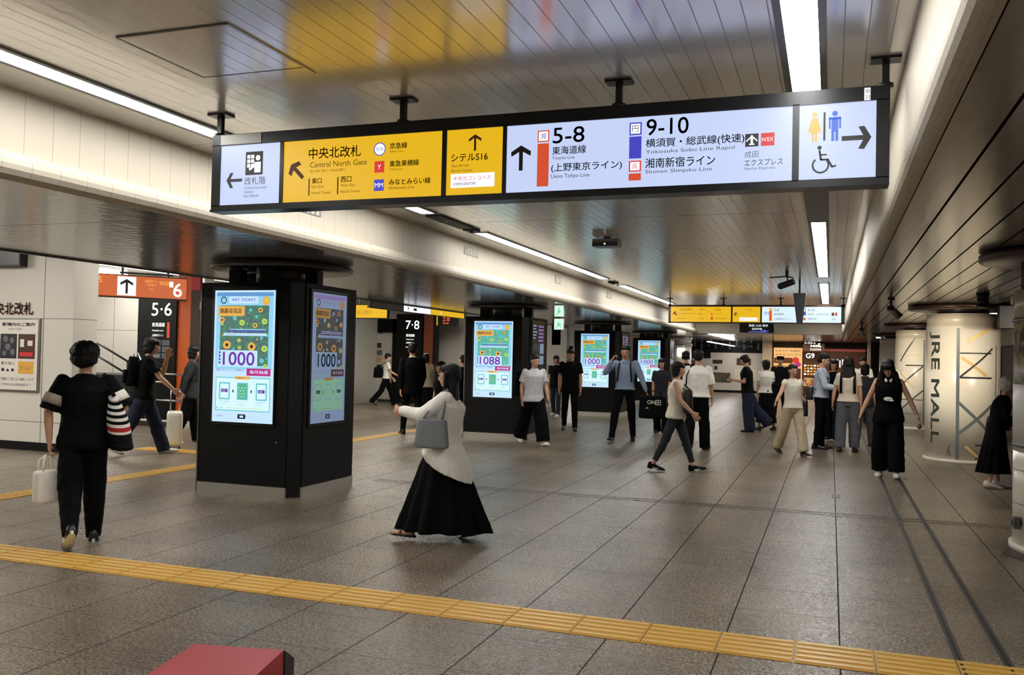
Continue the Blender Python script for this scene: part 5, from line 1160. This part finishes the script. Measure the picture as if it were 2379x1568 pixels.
p = Person(-7.83, 16.07, 12, 1.82, 'man in black suit seen from behind, walking away between the two nearest display columns', lean=2, head=(-10, 0), legs={'l': (14, 4, 3), 'r': (-18, 26, 3, -30)}, arms={'l': (-8, 8, 12), 'r': (10, 10, 30)}, hair='short',
           top=('c_black', 'long', -.16, 1.10, 'c_white', 'jacket'), bottom=('trousers', 'c_black', 1.05, 1.0), shoes=('leather', 'shoe_black', 'plain'), face=False)
p = Person(-9.0, 19.2, 20, 1.62, 'person in beige blouse mostly hidden by the man in the black suit', fem=True, lean=2, legs={'l': (-10, 12, 2), 'r': (10, 3, 2)}, arms={'l': (4, 10, 8), 'r': (5, 8, 10)}, hair='bob', top=('c_beige', 'long', -.05, 1.15), bottom=('skirt', 'c_black', .6, .9), face=False)
handbag(p, p.J['hipl'] + Vector((-.17, .0, .02)), (.30, .14, .34), 'cream tote bag left of the man in the black suit', 'c_tote', shoulder=p.J['shl'] + Vector((0, 0, .06)), name='tote_bag', rot=0)
p = Person(-12.91, 24.66, -85, 1.64, 'person in white top walking right in the far left hall, black bag on the back', fem=True, lean=3, head=(0, -10), legs={'l': (24, 8, 2, 4), 'r': (-22, 20, 2, -25)}, arms={'l': (12, 6, 30), 'r': (25, 8, 40)}, hair='short', top=('c_white', 'short', -.02, 1.05), bottom=('trousers', 'c_black', 1.15, 1.0), face=False)
handbag(p, p.J['waist'] + Vector((0, -.24, .04)), (.34, .2, .34), 'large black shoulder bag behind the person in the white top in the far hall', 'c_black', shoulder=p.J['shr'] + Vector((0, 0, .06)), name='shoulder_bag', rot=90)
p = Person(-7.2, 17.2, 40, 1.60, 'person with hair in a bun, head showing over the white blouse', fem=True, hair='bun', top=('c_black', 'short', -.08, 1.1), bottom=('trousers', 'c_black', 1.2, 1.0), face=False)
p = Person(-6.35, 14.2, 120, 1.48, 'short dark-haired person in black, half hidden behind the head of the woman in white', fem=True, hair='bob', top=('c_black', 'short', -.08, 1.1), bottom=('trousers', 'c_black', 1.1, 1.0))

# ---- middle
p = Person(-5.10, 15.5, -158, 1.66, 'person in light grey tee and wide black trousers striding past the second display column', lean=2, head=(8, -11), legs={'l': (20, 6, 3, 8), 'r': (-24, 8, 3, -14)}, arms={'l': (6, 12, 16), 'r': (-14, 8, 20)}, hair='crop',
           top=('c_grey', 'short', -.09, 1.16), bottom=('trousers', 'c_black', 1.75, .98), shoes=('shoe_white', 'sole_white'))
handbag(p, p.J['chest'] + Vector((.16, -.20, -.10)), (.34, .20, .46), 'big black backpack slung on one shoulder of the person in the light grey tee', 'c_black', shoulder=p.J['shr'] + Vector((-.06, .02, .05)), name='backpack', cat='backpack', taper=.8)
Person(-5.39, 18.94, 178, 1.78, 'man in black polo shirt and black trousers walking towards the viewer', head=(0, -11), legs={'l': (8, 3, 3, 4), 'r': (-12, 10, 3, -10)}, arms={'l': (6, 9, 12), 'r': (-4, 9, 14)}, hair='short', skin='skin_warm', top=('c_black', 'short', -.12, 1.06, 'c_black'), bottom=('trousers', 'c_black', 1.1, 1.0))
p = Person(-3.76, 17.11, 172, 1.86, 'man in blue-grey long-sleeved shirt holding a phone to his ear', lean=-2, head=(-6, -14), legs={'l': (-10, 8, 4, -6), 'r': (14, 3, 10, 6)}, arms={'l': (4, 24, 10, 2, 60), 'r': (38, 36, 128, 8, 60)}, hair='crop', skin='skin_warm', top=('c_blue', 'long', -.01, 1.02, 'c_blue'), bottom=('trousers', 'c_black', 1.08, 1.0), shoes=('leather', 'shoe_black', 'plain'))
J = p.J; t = p.root('phone', J['palmr'] + Vector((-.03, 0, 0)), 'dark phone at the ear of the man in the blue-grey shirt', 'phone'); MB().rbox((0, 0, 0), (.012, .07, .14), 'phone', p.hm, 5).build('phone_body', t)
for q in (-1, 1): MB().tube([p.S(J['chest'] + p.up * .14 + p.sx * q * .085 - p.fy * .04), p.S(J['chest'] + p.up * .155 + p.sx * q * .09 + p.fy * .03), p.S(J['chest'] + p.up * .08 + p.sx * q * .10 + p.fy * .128), p.S(J['waist'] + p.sx * q * .13 + p.fy * .115)], .014, 'c_black2', 8, .5).build('braces', p.o)
bgc = J['palml'] + Vector((-.10, .02, -.20)); t = handbag(p, bgc, (.50, .22, .40), 'large black holdall with small white letters carried by the man on the phone', 'c_black', taper=.92, handle_h=.10, name='holdall')
g = G(p.L(bgc + Vector((0, .115, 0))), (-1, 0, 0), (0, 0, 1), .004); g.text('ON', -.10, .06, .07, 'c_white', bold=.004); g.text('田', .06, .04, .10, 'c_white', bold=.004); g.text('m', -.12, -.03, .03, 'c_white'); g.build('lettering', t)
p = Person(-2.09, 12.91, -98, 1.59, 'person in cream sleeveless top and grey ankle trousers walking right, black bag in front', fem=True, lean=2, head=(-4, 0), legs={'l': (20, 3, 2, 10), 'r': (-20, 6, 2, -6)}, arms={'l': (16, 8, 22), 'r': (20, 12, 26)}, hair='bob',
           top=('c_cream', 'none', -.08, 1.12), bottom=('trousers', 'c_dgrey', 1.0, .84), shoes=('c_black2', 'sole_white'))
bb = p.J['waist'] + Vector((.10, .20, .06)); handbag(p, bb, (.20, .14, .36), 'slim black sling bag across the front of the person in the cream sleeveless top', 'leather', shoulder=p.J['shl'] + Vector((.06, 0, .05)), name='sling_bag', taper=.75)
p = Person(-2.24, 16.2, -14, 1.77, 'man in loose white shirt and black trousers seen from behind, mid hall', head=(8, 0), legs={'l': (-8, 10, 3, -8), 'r': (8, 3, 3)}, arms={'l': (10, 7, 14), 'r': (6, 9, 12)}, hair='short', top=('c_white', 'half', -.03, 1.22), bottom=('trousers', 'c_black', 1.25, 1.0), shoes=('shoe_black', 'shoe_black'), face=False)
MB().tube([p.S(p.J['neck'] + p.sx * -.10 + p.fy * .06), p.S(p.J['neck'] + p.sx * -.11 - p.fy * .02), p.S(p.J['chest'] + p.sx * -.16 - p.fy * .145), p.S(p.J['pelvis'] + p.sx * -.18 - p.fy * .12)], .014, 'c_black2', 8, .5).build('strap', p.o)
Person(-3.1, 20.4, 0, 1.80, 'dark-haired person mostly hidden to the left of the man in the loose white shirt', hair='bowl', top=('c_black', 'short', -.1, 1.1), bottom=('trousers', 'c_black', 1.2, 1.0), face=False)
Person(-3.42, 19.2, 170, 1.62, 'dark-haired person behind the one in the cream sleeveless top', fem=True, hair='bob', top=('c_dgrey', 'short', -.1, 1.1), bottom=('trousers', 'c_black', 1.2, 1.0))
p = Person(-1.78, 20.98, 84, 1.74, 'person in black tee and wide dark jeans looking left at a phone', lean=4, head=(0, -16), legs={'l': (-4, 3, 2), 'r': (-22, 22, 3, -25)}, arms={'l': (8, 8, 95, 10), 'r': (-6, 8, 20)}, hair='bowl', top=('c_black', 'short', -.06, 1.12), bottom=('trousers', 'c_jeans', 1.65, 1.0), shoes=('c_dgrey', 'shoe_black'))
t = p.root('phone', p.J['palml'] + Vector((.02, .03, .03)), 'phone in the hand of the person in wide dark jeans', 'phone'); MB().rbox((0, 0, 0), (.075, .14, .012), 'phone', Matrix.Rotation(R(30), 3, 'X'), 5).build('phone_body', t)
p = Person(-1.42, 21.7, 25, 1.64, 'person in white blouse and black skirt behind the one in wide jeans', fem=True, head=(20, 0), hair='bob', top=('c_white', 'short', -.02, 1.1), bottom=('skirt', 'c_black', .7, .85), face=False)
handbag(p, p.J['hipr'] + Vector((.15, -.05, .08)), (.32, .15, .34), 'black shoulder bag of the person in the white blouse by the notice wall', 'c_black', shoulder=p.J['neck'] + Vector((-.05, -.02, .02)), name='shoulder_bag')
MB().tube([p.S(p.J['neck'] + p.sx * -.06 - p.fy * .06), p.S(p.J['chest'] - p.fy * .135), p.S(p.J['pelvis'] + p.sx * .14 - p.fy * .12)], .018, 'c_red', 8, .4)
p = Person(-1.33, 25.92, -165, 1.74, 'guard in dark uniform and peaked cap standing in front of the food shop', head=(-20, 4), legs={'l': (2, 2, 4), 'r': (-2, 3, 4)}, arms={'l': (4, 10, 18), 'r': (6, 10, 40)}, hair='cap', top=('c_black2', 'long', -.16, 1.12, None, 'jacket'), bottom=('trousers', 'c_black', 1.1, 1.0))
p = Person(-.61, 16.14, -150, 1.58, 'person in white cap-sleeved top and beige trousers, arms swinging', fem=True, lean=-2, head=(-8, -9), legs={'l': (18, 4, 2, 8), 'r': (-20, 10, 2, -14)}, arms={'l': (-10, 12, 10), 'r': (26, 34, 10, -10)}, hair='pony', top=('c_cream', 'cap', -.04, 1.05), bottom=('trousers', 'c_trouser', 1.25, .98), shoes=('shoe_black', 'sole_tan', 'plain'))
handbag(p, p.J['ell'] + Vector((-.10, -.05, -.22)), (.30, .12, .30), 'black handbag at the elbow of the person in beige trousers', 'leather', shoulder=p.J['ell'] + Vector((-.02, .02, .05)), rot=60)
# ---- right group
p = Person(-.17, 17.72, -96, 1.77, 'young man in pale blue shirt and black trousers with dark bag straps, facing right', head=(0, -10), legs={'l': (2, 2, 2), 'r': (-2, 4, 2)}, arms={'l': (16, 4, 68, 4), 'r': (18, 4, 70, 4)}, hair='short', top=('c_lblue', 'long', -.01, 1.08), bottom=('trousers', 'c_black', 1.1, 1.0), shoes=('leather', 'shoe_black', 'plain'))
J = p.J
for q in (-1, 1): MB().tube([p.S(J['chest'] - p.fy * .13 + p.sx * q * .07), p.S(J['neck'] - p.up * .01 + p.sx * q * .105), p.S(J['chest'] + p.fy * .12 + p.sx * q * .115), p.S(J['waist'] + p.sx * q * .165), p.S(J['waist'] - p.fy * .1 + p.sx * q * .1)], .015, 'c_black2', 8, .6).build('strap', p.o)
handbag(p, J['pelvis'] + Vector((.0, -.19, .06)), (.26, .12, .24), 'small black waist bag behind the young man in the pale blue shirt', 'leather', shoulder=J['waist'] + Vector((0, -.12, .02)), name='waist_bag')
t = p.root('phone', J['palmr'] + Vector((-.04, .03, .03)), 'phone held by the young man in the pale blue shirt', 'phone'); MB().rbox((0, 0, 0), (.075, .14, .012), 'phone', Matrix.Rotation(R(30), 3, 'X'), 5).build('phone_body', t)
Person(.06, 19.6, 165, 1.68, 'dark-haired person in black partly hidden between the pale blue shirt and the long hair', fem=True, head=(20, 0), hair='bob', top=('c_black', 'short', -.1, 1.1), bottom=('trousers', 'c_black2', 1.3, 1.0))
p = Person(.30, 17.32, -4, 1.70, 'long-haired person from behind in beige top with black braces and grey trousers', fem=True, head=(5, 0), legs={'l': (-2, 4, 4), 'r': (6, 3, 3)}, arms={'l': (6, 16, 8), 'r': (2, 10, 8)}, hair='long', top=('c_pink', 'short', -.02, 1.08), bottom=('trousers', 'c_mgrey', 1.3, .97), shoes=('shoe_black', 'shoe_black'), face=False)
J = p.J
for q in (-1, 1): MB().tube([p.S(J['waist'] - p.fy * .115 + p.sx * q * .12), p.S(J['chest'] - p.fy * .14 + p.sx * q * .115), p.S(J['neck'] - p.up * .005 - p.fy * .03 + p.sx * q * .11), p.S(J['neck'] - p.up * .03 + p.fy * .07 + p.sx * q * .1)], .022, 'c_black', 8, .4).build('braces', p.o)
p = Person(.62, 18.6, -10, 1.6, 'person in black behind the long-haired one with braces', fem=True, hair='bob', legs={'l': (-8, 10, 2), 'r': (10, 3, 2)}, top=('c_dgrey', 'short', -.1, 1.05), bottom=('trousers', 'c_mgrey', 1.1, 1.0), shoes=('shoe_black', 'sole_tan'), face=False)
p = Person(.80, 25.58, 176, 1.75, 'man in white shirt with a camera strap in front of the brown shop', head=(10, -8), legs={'l': (10, 3, 3, 4), 'r': (-8, 6, 3)}, arms={'l': (4, 8, 14), 'r': (8, 8, 30)}, hair='crop', skin='skin_warm', top=('c_white', 'short', -.1, 1.12, 'c_black'), bottom=('trousers', 'c_black2', 1.15, 1.0))
handbag(p, p.J['waist'] + Vector((.17, .10, .0)), (.16, .12, .14), 'camera bag on the strap of the man in the white shirt', 'c_black', shoulder=p.J['neck'] + Vector((-.08, .02, .02)), name='camera_bag')
p = Person(.78, 13.81, 178, 1.67, 'long-haired person in black sleeveless vest, head bowed, walking towards the viewer', fem=True, lean=3, head=(-10, -34), legs={'l': (12, 3, 3, 6), 'r': (-6, 6, 3, -4)}, arms={'l': (-2, 26, 6, 2, 40), 'r': (4, 24, 8, 2)}, hair='longfront',
           top=('c_black', 'none', -.14, 1.16, 'c_white', 'vest'), bottom=('trousers', 'c_black', 1.55, .98), shoes=('shoe_white', 'sole_white'))
J = p.J; q_ = p.S(J['chest'] + p.fy * .150 - p.up * .13)
MB().ell(q_, (.06, .008, .032), 'c_white', None, 14, 7).ell(q_ + Vector((-.04, .0, -.02)), (.035, .008, .016), 'c_white', None, 12, 7).build('chest_motif', p.o)
t = p.root('keyring', J['palml'] + Vector((0, .03, -.05)), 'small brown pendant hanging from the hand of the person in the black vest', 'keyring'); MB().ell((0, 0, -.03), (.03, .02, .04), 'leather_brown').build('pendant', t); MB().tube([(0, 0, 0), (0, 0, .05)], .004, 'steel').build('cord', t)
p = Person(2.06, 13.3, -74, 1.45, 'stooping white-haired person in a long black coat beside the right-hand column', fem=True, lean=14, head=(0, -12), legs={'l': (6, 4, 0), 'r': (-5, 5, 0, -4)}, arms={'l': (6, 10, 60), 'r': (6, 14, 75)}, hair='white_curly', top=('c_black', 'long', -.35, 1.12, None, 'coat'), bottom=('skirt', 'c_black', .2, .82), shoes=('shoe_white', 'sole_tan'))
handbag(p, p.J['ell'] + Vector((-.06, .04, -.12)), (.36, .16, .22), 'black handbag on the arm of the white-haired person', 'leather', shoulder=p.J['ell'] + Vector((0, .06, .03)), rot=90)
# ---- far behind, between the second and third display columns
Person(-8.1, 25.5, 150, 1.62, 'person in pale blouse far behind, between the second and third display columns', fem=True, hair='bob', top=('c_pink', 'long', -.1, 1.15), bottom=('skirt', 'c_beige', .5, .8), arms={'l': (6, 8, 60), 'r': (4, 8, 20)})
Person(-7.0, 23.2, 160, 1.64, 'person in black far behind, to the left of the man in the black polo', fem=True, hair='bob', top=('c_black', 'short', -.1, 1.1), bottom=('trousers', 'c_dgrey', 1.1, 1.0), shoes=('shoe_white', 'sole_white'))

# ---- red case at the bottom edge
t = empty('red_case', (-2.15, 2.80, 0), R(12), 'red faceted case with pinkish left edge and black corner at the bottom', 'case')
def facet(z0, z1, x0, x1, y0, y1, ins, m, name):
    c = MB(); a = [(x0, y0), (x1, y0), (x1, y1), (x0, y1)]; b = [(x0 + ins, y0 + ins), (x1 - ins, y0 + ins), (x1 - ins, y1 - ins), (x0 + ins, y1 - ins)]
    vs = [(x, y, z0) for x, y in a] + [(x, y, z1 - ins) for x, y in a] + [(x, y, z1) for x, y in b]
    f = [(3, 2, 1, 0), (8, 9, 10, 11)]
    for i in range(4): j = (i + 1) % 4; f += [(i, j, 4 + j, 4 + i), (4 + i, 4 + j, 8 + j, 8 + i)]
    c.add(vs, f, m); return c.build(name, t)
pts = [(-.17, .17), (.20, .17), (.22, -.40), (-.17, -.40)]
c = MB().prism([(-.17, .17), (.20, .17), (.22, -.40), (-.17, -.40)], 0, .42, 'red_case'); c.build('lid', t)
w = MB(); w.add([(-.17, .17, .42), (-.17, -.40, .42), (-.24, -.40, .36), (-.24, .12, .36), (-.17, .17, 0), (-.17, -.40, 0), (-.24, -.40, 0), (-.24, .12, 0)], [(0, 1, 2, 3), (3, 2, 6, 7), (0, 3, 7, 4), (1, 5, 6, 2), (4, 7, 6, 5)], 'pink_case'); w.build('side_panel', t)
w = MB(); w.add([(.02, .175, .415), (.205, .175, .415), (.205, .27, .36), (.10, .27, .36), (.02, .175, 0), (.205, .175, 0), (.205, .27, 0), (.10, .27, 0)], [(0, 1, 2, 3), (3, 2, 6, 7), (1, 5, 6, 2), (0, 3, 7, 4), (4, 7, 6, 5), (0, 4, 5, 1)], 'case_black'); w.build('corner_guard', t); t.scale = (1, 1, 1.045)
